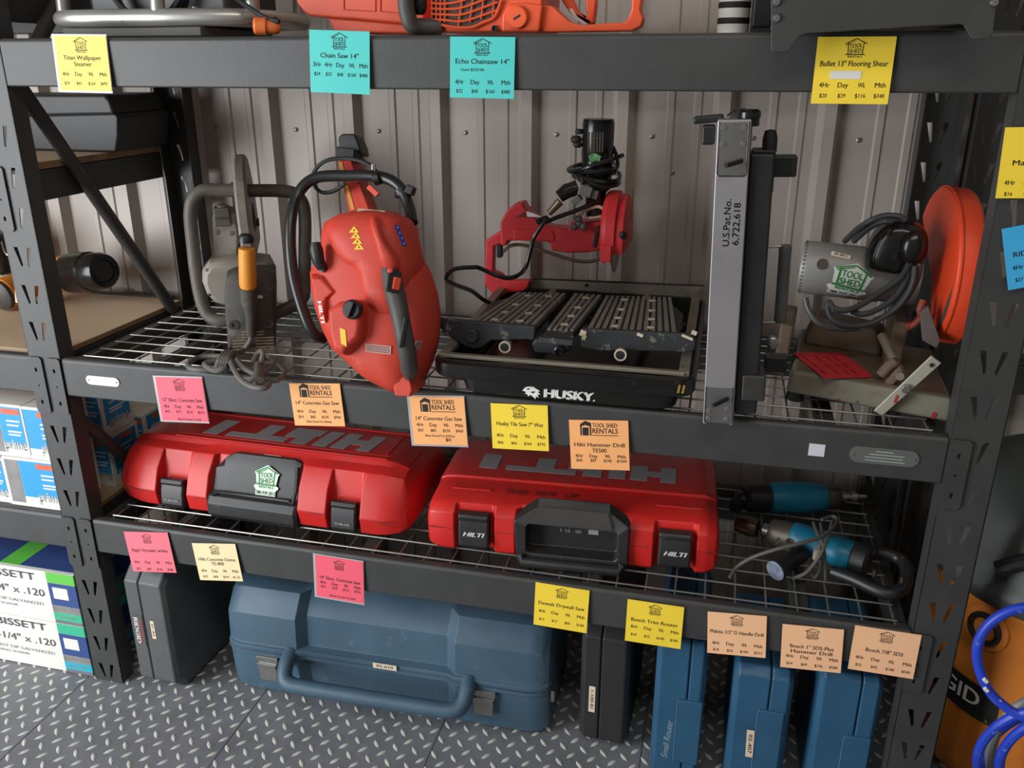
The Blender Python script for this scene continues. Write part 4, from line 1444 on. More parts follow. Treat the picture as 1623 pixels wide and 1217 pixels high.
def tile_saw():
    L = V((1.125, 0.25, 0.8935))
    F = Fr(L)
    t = start(F, 'tile_saw', 'black wet tile saw with a red cutting head and slatted sliding table', 'tile saw')
    q = lambda a, b, Y_: F(660 + a / 3.2021, 280 + b / 3.2021, Y_ - L.y)
    tz = lambda a, b, z: F.z(660 + a / 3.2021, 280 + b / 3.2021, z - L.z)
    hx = lambda a, b, Y_: F(760 + a / 6.011, 280 + b / 6.011, Y_ - L.y)

    def rr(x0, x1, y0, y1, z0, z1, r):
        return [p - L for p in rrect(x0, x1, y0, y1, z0, z1, r)]
    m = MB()
    m.loft([rr(.950, 1.342, .000, .44, .8945, .8945, .03), rr(.938, 1.353, -.008, .45, .902, .902, .03), rr(.932, 1.360, -.012, .455, .930, .932, .03), rr(.886, 1.382, -.024, .49, .933, .936, .032), rr(.881, 1.387, -.029, .495, .940, .946, .036), rr(.881, 1.387, -.029, .495, .962, .986, .036), rr(.886, 1.382, -.022, .489, .967, .991, .033), rr(.890, 1.378, -.010, .478, .966, .990, .028), rr(.900, 1.361, .034, .466, .915, .92, .02)])
    base = m.build('water_tray', M_GLOSSBLK, t, ang=40)
    for x in (.985, 1.32):
        MB().box(V((x, .06, .8965)) - L, (.05, .05, .006)).build('rubber_foot', M_RUBBER, base, bevel=.001)
    m = MB().at(V((1.151, -.0095, .912)) - L, (0, 0, 0))
    m.m = m.m @ Matrix.Rotation(R(-8), 4, 'X')
    put_text(m, 'HUSKY', 0, 0, .0235, -.003, .094, .055)
    put_text(m, '.', .050, 0, .022, -.003, None, .03)
    m.build('maker_lettering', M_WHITE, base, smooth=False)
    m = MB().at(V((1.079, -.0095, .912)) - L, (0, 0, 0))
    m.m = m.m @ Matrix.Rotation(R(-8), 4, 'X')
    dog = [(-.018, .002), (-.012, .009), (-.004, .012), (.001, .017), (.005, .010), (.017, .004), (.013, .002), (.018, -.003), (.012, -.003), (.015, -.009), (.009, -.007), (.009, -.013), (.003, -.008), (-.002, -.005), (-.006, -.009), (-.008, -.004), (-.013, -.004), (-.010, .000)]
    m.prism([(u, -.0025, v) for u, v in dog], (0, -.0006, 0))
    m.mi = 1
    m.prism([(-.010, -.0032, .006), (-.003, -.0032, .008), (-.006, -.0032, .004)], (0, -.0004, 0))
    m.prism([(-.002, -.0032, .001), (.008, -.0032, .003), (.004, -.0032, -.002)], (0, -.0004, 0))
    m.build('maker_emblem', [M_WHITE, M_GLOSSBLK], base, smooth=False)
    m = MB()
    for x in (1.358, 1.366):
        m.box(V((x, -.0298, .951)) - L, (.004, .001, .016), (0, 8, 0))
    m.build('yellow_scuffs', mat('dull_yellow_mark', srgb(150, 120, 50), .6), base, smooth=False)
    # aluminium frame
    m = MB()
    m.span(V((.900, -.004, .966)) - L, V((1.366, .010, .974)) - L)
    fr = m.build('front_rail', M_ALU, t, bevel=.002)
    for x0, x1 in ((.889, .909), (1.354, 1.374)):
        m = MB()
        P = lambda x, y, z: V((x, y, z)) - L
        m.loft([[P(x0, .0, .963), P(x1, .0, .963), P(x1, .0, .974), P(x0, .0, .974)], [P(x0, .48, .982), P(x1, .48, .982), P(x1, .48, .996), P(x0, .48, .996)]])
        m.build('side_rail', M_ALU, t, bevel=.002)
    P0, P1, P2, P3 = q(560, 565, .485), q(1400, 600, .485), q(1462, 556, .485), q(590, 520, .485)
    m = MB().loft([[P0, P1, P2, P3], [p + V((0, .006, 0)) for p in (P0, P1, P2, P3)]])
    bk = m.build('rear_rail', M_ALU, t, bevel=.001)
    m = MB().tube([q(590, 517, .484), q(1462, 552, .484)], .0022, 6)
    m.build('rail_lip', M_BLACK, bk)
    MB().lathe(q(863, 551, .484), (0, -1, 0), [(.004, -.002), (.004, .0015), (.001, .0015)], 10).build('rail_screw', M_BLACK, bk)
    # sliding rods
    for a, b_ in ((448, 865), (1035, 905)):
        p = q(a, b_, .045)
        e = V((p.x + .012, .478 - L.y, p.z + .004))
        MB().cyl(p, e, .0098, n=16).build('slide_rod', M_ALU, t)
        m = MB().lathe(p, (0, -1, 0), [(.0118, -.006), (.0122, .001), (.0092, .001), (.0088, -.0005), (.001, -.0005)], 18)
        m.build('rod_end_ring', [M_GROUT], t)
        MB().lathe(p, (0, -1, 0), [(.0090, -.004), (.0090, .0004), (.001, .0006)], 16).build('rod_plug', M_RUBBER, t)
    # slatted table: three panels
    ZTB = 1.018
    panels = [((270, 740), (602, 760), (765, 590), (510, 585), (375, 625)), ((660, 770), (805, 775), (945, 600), (800, 590)), ((860, 775), (1330, 795), (1355, 680), (1275, 610), (960, 602))]
    tb = MB()
    slabm = MB()
    for pn in panels:
        pt = [tz(a, b_, ZTB) for a, b_ in pn]
        lo = [p + V((0, 0, -.007)) for p in pt]
        slabm.loft([[p + V((0, 0, -.016)) for p in pt], lo])
    tab = slabm.build('table_plate', M_TABLEBK, t)
    ribs = []
    for pn, n in zip(panels, (9, 5, 13)):
        if len(pn) == 5 and pn[0][0] == 270:
            A, B, C_, D = pn[0], pn[1], pn[2], pn[3]
        elif len(pn) == 5:
            A, B, C_, D = pn[0], pn[1], (1300, 612), pn[4]
        else:
            A, B, C_, D = pn
        a_, b_, c_, d_ = (tz(*k, ZTB) for k in (A, B, C_, D))
        for i in range(n):
            u0, u1 = (i + .12) / n, (i + .74) / n
            for v0, v1 in ((0.0, .76), (.79, 1.0)):
                co = lambda u, v: a_.lerp(b_, u).lerp(d_.lerp(c_, u), v)
                k = [co(u0, v0), co(u1, v0), co(u1, v1), co(u0, v1)]
                m = MB().loft([[p + V((0, 0, -.008)) for p in k], k])
                ribs.append(m)
        # slurry-filled seats along two of the ribs
        for u in ((.30, .70) if n > 5 else (.5,)):
            for v in (.12, .34, .58, .88):
                p = a_.lerp(b_, u).lerp(d_.lerp(c_, u), v)
                MB().box(p + V((0, 0, -.0006)), (.014, .010, .003), (0, 0, 20 * v)).build('table_seat', M_GROUT, tab)
    rm = MB()
    for k in ribs:
        k.bm.verts.ensure_lookup_table()
        vm = {v: rm.bm.verts.new(v.co) for v in k.bm.verts}
        for f in k.bm.faces:
            rm.bm.faces.new([vm[v] for v in f.verts])
        k.bm.free()
    rm.build('table_ribs', M_TABLE, tab)
    # front fascia plates
    YF = .062
    left = [(115, 760), (120, 740), (150, 720), (280, 735), (605, 760), (598, 832), (560, 828), (480, 832), (380, 832), (330, 870), (300, 875), (260, 868), (190, 830), (140, 800)]
    right = [(835, 772), (1400, 800), (1420, 830), (1415, 880), (1390, 892), (1080, 885), (930, 885), (835, 868)]
    for pl in (left, right):
        pt = [q(a, b_, YF) for a, b_ in pl]
        m = MB().loft([pt, [p + V((0, .014, 0)) for p in pt]])
        m.build('table_fascia', M_TABLEBK, t, bevel=.003)
    m = MB().lathe(q(280, 808, YF), (0, -1, 0), [(.0145, -.002), (.0145, .003), (.012, .0045), (.001, .003)], 20)
    m.build('fascia_recess', M_TABLEBK, t)
    pt = [q(583, 850, YF - .012), q(605, 822, YF - .012), q(775, 850, YF - .012), q(780, 880, YF - .012), q(740, 905, YF - .012), q(600, 895, YF - .012)]
    m = MB().loft([pt, [p + V((0, .03, 0)) for p in pt]])
    lt = m.build('table_latch', M_TABLEBK, t, bevel=.004)
    m = MB().lathe(q(727, 880, YF - .012), (0, -1, 0), [(.010, -.002), (.010, .008), (.007, .009), (.006, .006), (.001, .006)], 18)
    m.build('latch_knob', M_GLOSSBLK, lt)
    pt = [tz(620, 815, ZTB - .004), tz(795, 830, ZTB - .004), tz(800, 770, ZTB - .004), tz(680, 765, ZTB - .004)]
    m = MB().loft([[p + V((0, 0, -.012)) for p in pt], pt])
    m.build('latch_plate', M_TABLEBK, t, bevel=.002)
    m = MB()
    for a, b_, w, h in ((845, 795, .012, .012), (850, 815, .008, .010), (1135, 803, .012, .006), (1375, 815, .022, .005), (1410, 792, .010, .008)):
        m.box(q(a, b_, YF - .0008), (w, .002, h), (0, 20, 0))
    m.build('slurry_spots', M_GROUT, t)
    # red column and arm
    col = [(80, 590), (245, 480), (250, 620), (165, 645), (158, 880), (225, 905), (275, 960), (505, 965), (480, 1040), (440, 1070), (300, 1085), (180, 1145), (70, 1000)]
    pt = [hx(a, b_, .482) for a, b_ in col]
    m = MB().loft([[p + V((0, -.026, 0)) for p in pt], pt])
    m.build('column', M_TRED, t, bevel=.005, seg=3)
    arm = [(245, 405), (300, 300), (380, 230), (455, 215), (470, 260), (590, 380), (700, 440), (880, 460), (900, 400), (1190, 390), (1190, 660), (1060, 685), (880, 690), (720, 665), (710, 600), (640, 570), (500, 575), (320, 575), (300, 625), (245, 620)]
    pt = [hx(a, b_, .47) for a, b_ in arm]
    m = MB().loft([[p + V((0, -.05, 0)) for p in pt], pt])
    am = m.build('cutting_arm', M_TRED, t, bevel=.005, seg=2)
    pw = [hx(a, b_, .418) for a, b_ in ((345, 385), (440, 325), (560, 390))]
    MB().loft([pw, [p + V((0, .006, 0)) for p in pw]]).build('arm_pocket', mat('dark_red_pocket', srgb(120, 20, 24), .5), am, smooth=False)
    pw = [hx(a, b_, .4165) for a, b_ in ((445, 330), (500, 345), (600, 385), (455, 382))]
    MB().loft([pw, [p + V((0, .003, 0)) for p in pw]]).build('arm_label', M_WHITE, am, smooth=False)
    pw = [hx(a, b_, .4175) for a, b_ in ((320, 500), (690, 505), (715, 560), (715, 620), (320, 610))]
    MB().loft([pw, [p + V((0, .006, 0)) for p in pw]]).build('arm_web', M_TRED, am, bevel=.004)
    m = MB()
    m.box(hx(195, 700, .462), (.012, .02, .034))
    m.build('column_bracket', M_BLACK, t, bevel=.002)
    # guard and blade
    gx = hx(1320, 400, .43).x
    gz = hx(1320, 540, .43).z
    cy = .43 - L.y
    rad = .096
    m = MB()

    def gring(x, k):
        pts = [V((x, cy + math.cos(R(a_)) * rad * k, gz + max(math.sin(R(a_)) * rad * k, -.035))) for a_ in range(-20, 201, 10)]
        return pts
    m.loft([gring(gx - .030, .82), gring(gx - .026, .95), gring(gx - .018, 1.0), gring(gx + .004, 1.0), gring(gx + .006, .93), gring(gx + .022, .93), gring(gx + .027, .80)])
    gd = m.build('blade_guard', M_TRED, t, bevel=.003, ang=40)
    m = MB().lathe((gx - .002, cy, gz + .0), (1, 0, 0), [(.0885, -.001), (.0885, .001)], 40)
    m.build('diamond_blade', M_STEEL, t)
    m = MB().box(V((gx - .012, cy - .088, gz - .028)), (.024, .03, .036))
    m.build('guard_mount', M_TRED, gd, bevel=.002)
    m = MB()
    for dx in (-.02, -.004):
        m.cyl(V((gx + dx, cy - .090, gz - .048)), V((gx + dx, cy - .108, gz - .048)), .0045, n=8)
    m.build('guard_bolts', M_ALU, gd)
    MB().lathe(hx(1365, 555, .345), (0.5, -1, 0), [(.009, -.01), (.009, .004), (.005, .008), (.001, .008)], 10).build('guard_wing_nut', M_RUBBER, gd)
    MB().tube([V((gx + .030, cy + .02, gz + .098)), V((gx + .030, cy + .0, gz + .03))], .0012, 6).build('guard_wire', M_BOLT, gd)
    # motor
    mt = F(944, 300, .425 - L.y)
    m = MB().lathe(mt + V((0, 0, -.06)), (0.008, 0, 1), [(.020, 0), (.024, .055), (.033, .062), (.0345, .075), (.0345, .130), (.0355, .133), (.0355, .202), (.033, .2115), (.001, .212)], 28)
    mo = m.build('motor', M_GLOSSBLK, t, ang=30)
    bmo = bvh_of(mo)
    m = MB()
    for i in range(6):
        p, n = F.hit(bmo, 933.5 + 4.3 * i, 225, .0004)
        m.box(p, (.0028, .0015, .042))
    m.build('motor_vents', mat('vent_grey', srgb(74, 68, 60), .6), mo, smooth=False)  # vents drawn as bars paler than the housing
    m = MB()
    for i in range(5):
        p, n = F.hit(bmo, 933.5 + 4.3 * i, 219, .001)
        m.box(p, (.003, .0012, .002))
    m.build('copper_glint', mat('copper_winding', srgb(190, 120, 80), .35, .8), mo, smooth=False)
    for a, b_, rr_ in ((255, 260, .007), (225, 345, .010), (240, 400, .008)):
        p = F(880 + a / 6.76, 170 + b_ / 6.76, .41 - L.y)
        MB().ball(p, rr_, 10, (1.3, 1, 1)).build('motor_knob', M_RUBBER, mo)
    D = F.deco(bmo, 943, 251, 0)
    m = MB(); m.m = D
    w = .025
    m.prism([(u * w, 0, v * w) for u, v in [(-.56, .20), (0, .50), (.56, .20), (.46, .10), (.42, -.30), (.56, -.36), (.46, -.56), (-.46, -.56), (-.56, -.36), (-.42, -.30), (-.46, .10)]], (0, -.0008, 0))
    stk = m.build('shop_sticker', M_STKG, mo, smooth=False)
    m = MB(); m.m = D
    house_logo(m, 0, 0, w * .9, -.0012, 1.3)
    m.build('sticker_print', M_GREEN, stk, smooth=False)
    # knob, hose, cords
    kp = hx(950, 450, .40)
    m = MB()
    for a_ in (95, 215, 335):
        e = kp + V((math.cos(R(a_)) * .012, -.004, math.sin(R(a_)) * .012))
        m.ball(e, .0085, 12, (1, .8, 1))
    m.ball(kp, .010, 12, (1, .8, 1))
    m.build('tilt_knob', mat('grey_knob', srgb(84, 84, 84), .5), t)
    m = MB().box(hx(1110, 600, .395), (.010, .012, .036), (0, 8, 0)); m.box(hx(1135, 500, .395), (.008, .012, .016))
    m.build('angle_lever', M_RUBBER, t, bevel=.003)
    m = MB().tube([hx(950, 380, .40), hx(990, 335, .398), hx(1060, 300, .398), hx(1130, 285, .40), hx(1180, 310, .40), hx(1190, 370, .41)], .0038, 8, smooth=4)
    m.tube([hx(1040, 395, .405), hx(1190, 375, .41)], .0034, 8)
    m.build('water_line', mat('cream_hose', srgb(206, 176, 150), .5), t)
    m = MB().tube([hx(220, 720, .46), hx(290, 660, .45), hx(400, 650, .445), hx(560, 690, .44), hx(800, 770, .43), hx(1000, 810, .42), hx(1180, 780, .42)], .0042, 8, smooth=5)
    m.build('drain_hose', mat('smoky_hose', srgb(92, 78, 62), .45), t)
    m = MB()
    m.tube([hx(1130, 200, .40), hx(1000, 290, .385), hx(760, 380, .37), hx(600, 440, .36), hx(560, 420, .36), hx(640, 390, .36), hx(610, 440, .355), hx(520, 580, .35), hx(480, 720, .35), hx(440, 860, .35), hx(380, 930, .34), hx(280, 965, .34), hx(160, 940, .34), hx(0, 870, .33), q(290, 460, .32), q(190, 470, .30), q(150, 520, .29), q(200, 550, .29), q(280, 580, .29), q(345, 628, .30), q(420, 660, .32)], .0050, 8, smooth=5)
    s_ = lambda a, b_, Y_: F(880 + a / 6.76, 170 + b_ / 6.76, Y_ - L.y)
    m.build('power_cord', M_GLOSSBLK, t)
    m = MB()
    m.tube([s_(720, 515, .40), s_(640, 545, .375), s_(480, 600, .372), s_(330, 650, .375), s_(180, 690, .40), s_(145, 660, .43), s_(250, 620, .475), s_(500, 560, .49), s_(650, 620, .46), s_(600, 660, .38), s_(400, 690, .372), s_(280, 700, .385), s_(200, 740, .42), s_(400, 760, .49), s_(660, 700, .46), s_(670, 780, .40), s_(520, 800, .372), s_(350, 770, .375), s_(220, 720, .40), s_(350, 820, .49), s_(650, 790, .47), s_(660, 830, .40), s_(500, 850, .375), s_(380, 810, .375)], .0050, 8, smooth=5)
    m.tube([s_(615, 420, .43), s_(655, 520, .43), s_(670, 620, .42), s_(640, 680, .40)], .0046, 8, smooth=4)
    m.build('wrapped_cord', M_GLOSSBLK, t)
    m = MB()
    m.tube([s_(230, 860, .385), s_(120, 900, .375), s_(40, 960, .37)], [.016, .017, .014], 12)
    pc = m.build('cord_connector', M_GLOSSBLK, t, ang=50)
    m = MB().tube([s_(50, 1010, .37), hx(660, 350, .368)], [.010, .007], 8)
    m.build('brass_plug', mat('dull_brass', srgb(120, 104, 78), .4, .5), pc, ang=50)
    m = MB()
    m.box(s_(330, 890, .385), (.03, .03, .024), (0, 15, 0)); m.box(s_(230, 990, .38), (.016, .02, .022), (0, 50, 0)); m.box(s_(430, 930, .39), (.014, .02, .020), (0, 15, 0))
    m.build('terminal_block', mat('grey_terminal', srgb(120, 120, 118), .35, .5), t, bevel=.002)
    return t


tile_saw()

# ------------------------------------------------------------------ upright aluminium flooring tool
M_BRUSH = mat('brushed_aluminium_bar', srgb(168, 164, 165), 0.33, 0.55, 0.10, 5, srgb(100, 98, 96), 0.06)
M_DARKST = mat('black_steel', srgb(40, 40, 41), 0.38, 0.2, 0.2, 15)


def bar_tool():
    F = Fr((1.432, -0.042, 0.8925), (0, -1.8, 0))
    t = start(F, 'flooring_tool', 'tall brushed aluminium bar tool standing on end, engraved with a patent number', 'flooring tool')
    q = lambda a, b, yl: F(1080 + a / 2.2136, 150 + b / 2.2136, yl)
    H = .530
    w = .0265
    m = MB()
    m.loft([[V((-w, 0, 0)), V((w, 0, -.0)), V((w, .052, 0)), V((-w, .052, 0))], [V((-w, 0, H)), V((w, 0, H)), V((w, .052, H)), V((-w, .052, H))]])
    bar = m.build('aluminium_bar', M_BRUSH, t, bevel=.002)
    MB().span((w, .003, .008), (w + .0015, .049, H - .012)).build('side_plate', M_DARKST, bar)
    for zc, hh in ((H - .046, .085), (.038, .070)):
        m = MB()
        m.span((-w + .003, -.0012, zc - hh / 2), (w - .004, 0, zc + hh / 2))
        e = m.build('end_plate', M_STEEL, t, bevel=.003)
        m = MB()
        m.tube([(-w + .003, -.001, zc + hh / 2), (-w + .003, -.001, zc - hh / 2 + .004), (-w + .007, -.001, zc - hh / 2), (w - .008, -.001, zc - hh / 2), (w - .004, -.001, zc - hh / 2 + .004), (w - .004, -.001, zc + hh / 2)], .0012, 6)
        m.build('plate_edge', M_DARKST, e)
        top = zc > .2
        for dx in (-.017, .015):
            for dz in ((.034, .008) if top else (-.012, -.026)):
                if not top and dx > 0 and dz > -.02:
                    dz = -.006
                MB().lathe((dx, -.0012, zc + dz), (0, -1, 0), [(.0045, 0), (.0042, .0022), (.0022, .0026), (.0022, .0008), (.0004, .0008)], 12).build('hex_screw', M_CHROME, e)
        zz = zc - .022 if top else zc + .010
        m = MB().cyl((.014, -.001, zz + .004), (-.010, -.026, zz - .001), .0042, n=12)
        m.build('locating_pin', M_BLACK, e)
    m = MB().at((.004, 0, H - .165), (0, -90, 0))
    put_text(m, 'U.S.Pat.No.', 0, .007, .0155, -.0006, .078, .01)
    put_text(m, '6,722,618', -.002, -.0085, .0155, -.0006, .070, .01)
    m.build('engraving', mat('engraved_shadow', srgb(74, 72, 72), .5, .3), bar, smooth=False)
    # body behind
    m = MB().span((w + .001, .012, .02), (w + .040, .10, H - .055))
    body = m.build('tool_body', M_DARKST, t, bevel=.004)
    m = MB().lathe((w - .004, .03, H - .012), (0, 0, 1), [(.017, 0), (.017, .012), (.0185, .013), (.0185, .022), (.014, .026), (.001, .026)], 20)
    m.build('end_knob', M_GLOSSBLK, t)
    m = MB().lathe(V((w + .032, .05, H - .055)), (0, 0, 1), [(.012, 0), (.012, .022), (.009, .034), (.001, .036)], 16)
    m.build('pivot_boss', M_RUBBER, t)
    m = MB().span((w + .018, .045, H - .096), (w + .078, .085, H - .062))
    m.span((w + .004, .03, H - .12), (w + .042, .08, H - .05))
    m.build('side_bracket', M_DARKST, t, bevel=.003)
    m = MB()
    m.box(q(95, 85, .06), (.050, .03, .012), (0, -4, 0)); m.box(q(95, 140, .06), (.022, .028, .032), (0, 0, 0))
    m.build('rear_handle', M_DARKST, t, bevel=.004)
    m = MB().tube([q(160, 75, .05), q(190, 52, .05), q(225, 50, .05)], .0018, 6, smooth=4)
    m.build('cable_loop', M_BLACK, t)
    # grip with wire bail
    g0, g1 = q(365, 535, .10), q(346, 795, .10)
    MB().lathe(g1, g0 - g1, [(.0105, 0), (.0115, .003), (.0108, .01), (.0108, .128), (.0115, .135), (.0095, .14)], 18).build('side_grip', mat('grey_foam_grip', srgb(88, 90, 90), .45, 0, .1, 20), t)
    m = MB()
    m.tube([q(240, 538, .07), g0 + V((0, 0, .002)), g0 + V((.006, 0, .002))], .0022, 6)
    m.tube([q(222, 800, .07), g1 + V((0, 0, -.002)), g1 + V((.010, 0, -.002))], .0018, 6)
    m.build('grip_bail', M_STEEL, t)
    m = MB().box(q(330, 940, .10), (.04, .03, .03)); m.build('side_block', M_DARKST, t, bevel=.003)
    m = MB().box(q(252, 1015, .03), (.040, .05, .048))
    m.build('foot_block', mat('dark_worn_steel', srgb(70, 68, 64), .45, .4, .2, 20), t, bevel=.003)
    m = MB().lathe(q(320, 870, .08), (0, -1, 0), [(.011, -.01), (.011, .006), (.008, .008), (.001, .008)], 14)
    m.build('adjust_screw', M_STEEL, t)
    return t


bar_tool()

# ------------------------------------------------------------------ abrasive chop saw
M_RUST = mat('dusty_brown_casting', srgb(104, 86, 70), 0.75, 0, 0.18, 10, srgb(140, 124, 104), 0.15, bump=.15, bscale=120)
M_BASEG = mat('worn_grey_casting', srgb(120, 116, 100), 0.65, 0, 0.12, 9, srgb(108, 84, 64), 0.16)
M_MOTORG = mat('grey_motor_paint', srgb(140, 138, 134), 0.45, 0.15, 0.1, 9, srgb(104, 92, 78), 0.14)
M_GUARD = mat('orange_guard_paint', srgb(222, 70, 34), 0.45, 0, 0.08, 8, srgb(150, 60, 40), 0.08)


def chop_saw():
    F = Fr((1.555, 0.095, 0.9155), (0, 4.2, -6))
    t = start(F, 'chop_saw', 'dusty abrasive chop saw with an orange wheel guard and grey motor', 'power saw')
    q = lambda a, b, yl: F(1230 + a / 4.867, 310 + b / 4.867, yl)
    s2 = lambda a, b, yl: F(1220 + a / 5.072, 500 + b / 5.072, yl)
    # base casting: hollow, open underneath
    W, D, H = .288, .30, .044
    m = MB()
    m.loft([[V((.0, .0, 0)), V((W, 0, 0)), V((W, D, 0)), V((0, D, 0))], [V((.004, .003, H)), V((W - .004, .003, H)), V((W - .02, D, H)), V((0.004, D, H))]])
    base = m.build('base_casting', [M_BASEG], t, bevel=.006, seg=3)
    m = MB().span((.012, .014, H - .001), (W - .014, D - .004, H + .0015))
    m.build('deck_plate', M_RUST, base, bevel=.001)
    for x, y in ((.018, .02), (.018, D - .03), (W - .02, D - .03)):
        MB().lathe((x, y, 0), (0, 0, -1), [(.016, -.002), (.018, .017 * (1 - x / W) + .0005), (.012, .019 * (1 - x / W) + .001)], 14).build('rubber_foot', M_RUBBER, base)
    m = MB()
    for a, b_, w, h in ((550, 678, .006, .004), (1020, 670, .006, .018), (1318, 805, .007, .012), (705, 695, .004, .003)):
        m.box(s2(a, b_, -.0004), (w, .001, h), (0, 15, 0))
    m.build('paint_dabs', mat('red_paint_mark', srgb(150, 42, 34), .7), base, smooth=False)
    # pivot casting and fence
    m = MB()
    m.loft([[V((.016, .185, H)), V((.17, .185, H)), V((.19, .29, H)), V((.016, .29, H))], [V((.03, .20, .105)), V((.15, .20, .095)), V((.17, .27, .095)), V((.03, .27, .105))]])
    m.build('pivot_casting', M_RUST, t, bevel=.008, seg=3)
    m = MB().span((-.034, .06, .012), (-.008, .22, .115))
    m.build('side_cheek', M_RUST, t, bevel=.006, seg=3)
    m = MB().span((.17, .12, H), (.20, .23, .14))
    m.build('hinge_lug', M_RUST, t, bevel=.006)
    # motor
    yc = .155
    ax0, ax1 = q(185, 545, yc), q(1100, 650, yc)
    u = (ax1 - ax0).normalized()
    Lm = (ax1 - ax0).length
    rm = .0520
    m = MB().lathe(ax0, u, [(.030, .0), (rm * .93, .001), (rm * .97, .006), (rm, .014), (rm, .150), (rm * .95, .155), (rm * .95, Lm), (.03, Lm + .001)], 36)
    mo = m.build('motor', M_MOTORG, t, ang=30)
    bm_ = bvh_of(mo)
    m = MB()
    for k in range(40):
        a_ = 2 * PI * k / 40
        uu, ww, _ = basis(u)
        m.ball(ax0 + u * .006 + (uu * math.cos(a_) + ww * math.sin(a_)) * rm * .975, .0022, 6)
    m.build('vent_perforations', M_DUSTY, mo)
    D_ = F.deco(bm_, 1230 + 580 / 4.867, 310 + 640 / 4.867, -9)
    w = .068
    m = MB(); m.m = D_
    o = [(-.56, .20), (0, .52), (.56, .20), (.50, .10), (.44, -.28), (.56, -.36), (.52, -.44), (.44, -.50), (.44, -.74), (-.46, -.74), (-.46, -.50), (-.52, -.44), (-.56, -.36), (-.44, -.28), (-.50, .10)]
    # wrap the sticker round the motor drum
    rows = [(.52, .02, -.02), (.34, -.30, .30), (.20, -.56, .56), (.10, -.50, .50), (-.08, -.47, .47), (-.28, -.44, .44), (-.36, -.56, .56), (-.44, -.52, .52), (-.50, -.46, .44), (-.62, -.46, .44), (-.74, -.46, .44)]
    rot = D_.to_3x3()
    org = D_.translation

    def wrap(u_, v_, lift):
        """point on the drum for sticker coordinates"""
        p = org + rot @ V((u_ * w, 0, v_ * w))
        ap = ax0 + u * (p - ax0).dot(u)
        d = (p - ap).normalized()
        return ap + d * (rm + lift)
    m = MB()
    prev = None
    for v_, a_, b_ in rows:
        a_, b_ = min(a_, b_), max(a_, b_)
        cur = [m.v(wrap(a_ + (b_ - a_) * i / 6, v_, .0006)) for i in range(7)]
        if prev:
            for i in range(6):
                m.f([prev[i], prev[i + 1], cur[i + 1], cur[i]])
        prev = cur
    st = m.build('shop_sticker', mat('white_sticker_vinyl', srgb(220, 226, 218), .5), mo, smooth=False)
    p1 = MB()
    house_logo(p1, 0, 0, .92, 0, 1.4)
    p1.mi = 1
    put_text(p1, '780-939-2812', 0, -.62, .20, 0, .84, .03)
    bmesh.ops.subdivide_edges(p1.bm, edges=[e for e in p1.bm.edges if e.calc_length() > .1], cuts=6, use_grid_fill=True)
    bmesh.ops.triangulate(p1.bm, faces=p1.bm.faces)
    for v in p1.bm.verts:
        v.co = wrap(v.co.x, v.co.z, .0012)
    p1.build('sticker_print', [M_GREEN, M_INK], st, smooth=False)
    m = MB(); m.m = F.deco(bm_, 1230 + 500 / 4.867, 310 + 462 / 4.867, -7)
    m.box((0, -.0002, 0), (.036, .0014, .0085))
    lb = m.build('label_strip', M_LAB, mo, smooth=False)
    m = MB(); m.m = F.deco(bm_, 1230 + 500 / 4.867, 310 + 462 / 4.867, -7)
    put_text(m, '02-4011', 0, 0, .007, -.0014, .024, .02)
    m.build('label_print', M_INK, lb, smooth=False)
    m = MB(); m.m = F.deco(bm_, 1230 + 358 / 4.867, 310 + 528 / 4.867, 0)
    m.lathe((0, 0, 0), (0, -1, 0), [(.0105, -.003), (.0105, .0012), (.008, .0014), (.0075, .0004), (.002, .0004), (.0015, .0012), (.0004, .0012)], 18)
    m.build('brush_cap', mat('brown_brush_cap', srgb(74, 62, 54), .6), mo)
    # switch housing
    sw = [(690, 545), (720, 380), (800, 260), (900, 195), (1040, 210), (1150, 270), (1175, 350), (1160, 470), (1100, 510), (1000, 520), (960, 600), (850, 595)]
    m = pillow(MB(), [q(a, b_, .105) for a, b_ in sw], [(.70, -.026), (.90, -.018), (1.0, 0), (1.0, .05)], 2)
    hs = m.build('switch_housing', M_GLOSSBLK, t, ang=60)
    m = MB()
    m.ball(q(1050, 400, .078), .022, 16, (1.1, .8, 1.4))
    m.build('trigger_bulge', M_GLOSSBLK, hs)
    for a, b_ in ((870, 280), (915, 470)):
        m = MB().box(q(a, b_, .078), (.006, .006, .012), (0, 15, 0))
        m.build('housing_clip', M_BLACK, hs)
    # wheel guard: drum sector, face towards the left
    gx = q(1330, 600, yc).x - .012
    gz = q(1300, 560, yc).z + .004
    rad = .147
    cy = yc + .02
    gz -= .004
    tilt = .10

    def gr(x, k, a0=-62, a1=150):
        out = []
        for i in range(23):
            a_ = R(a0 + (a1 - a0) * i / 22)
            out.append(V((x - math.sin(a_) * rad * k * tilt * .8 + math.cos(a_) * rad * k * .16, cy - math.cos(a_) * rad * k, gz + math.sin(a_) * rad * k)))
        return out + [V((x, cy, gz - .02))]
    m = MB().loft([gr(gx - .016, .93), gr(gx - .014, .985), gr(gx - .008, 1.0), gr(gx + .026, 1.0), gr(gx + .030, .98)])
    g = m.build('wheel_guard', M_GUARD, t, bevel=.003, ang=40)
    m = MB().tube([p + V((-.001, 0, 0)) for p in gr(gx - .008, 1.0)[:-1]], .0022, 6)
    m.build('guard_seam', M_GUARD, g)
    m = MB().lathe((gx + .008, cy, gz - .005), (1, 0, 0.0), [(.138, -.0015), (.138, .0015)], 40)
    m.build('abrasive_wheel', mat('abrasive_disc', srgb(70, 66, 62), .8), t)
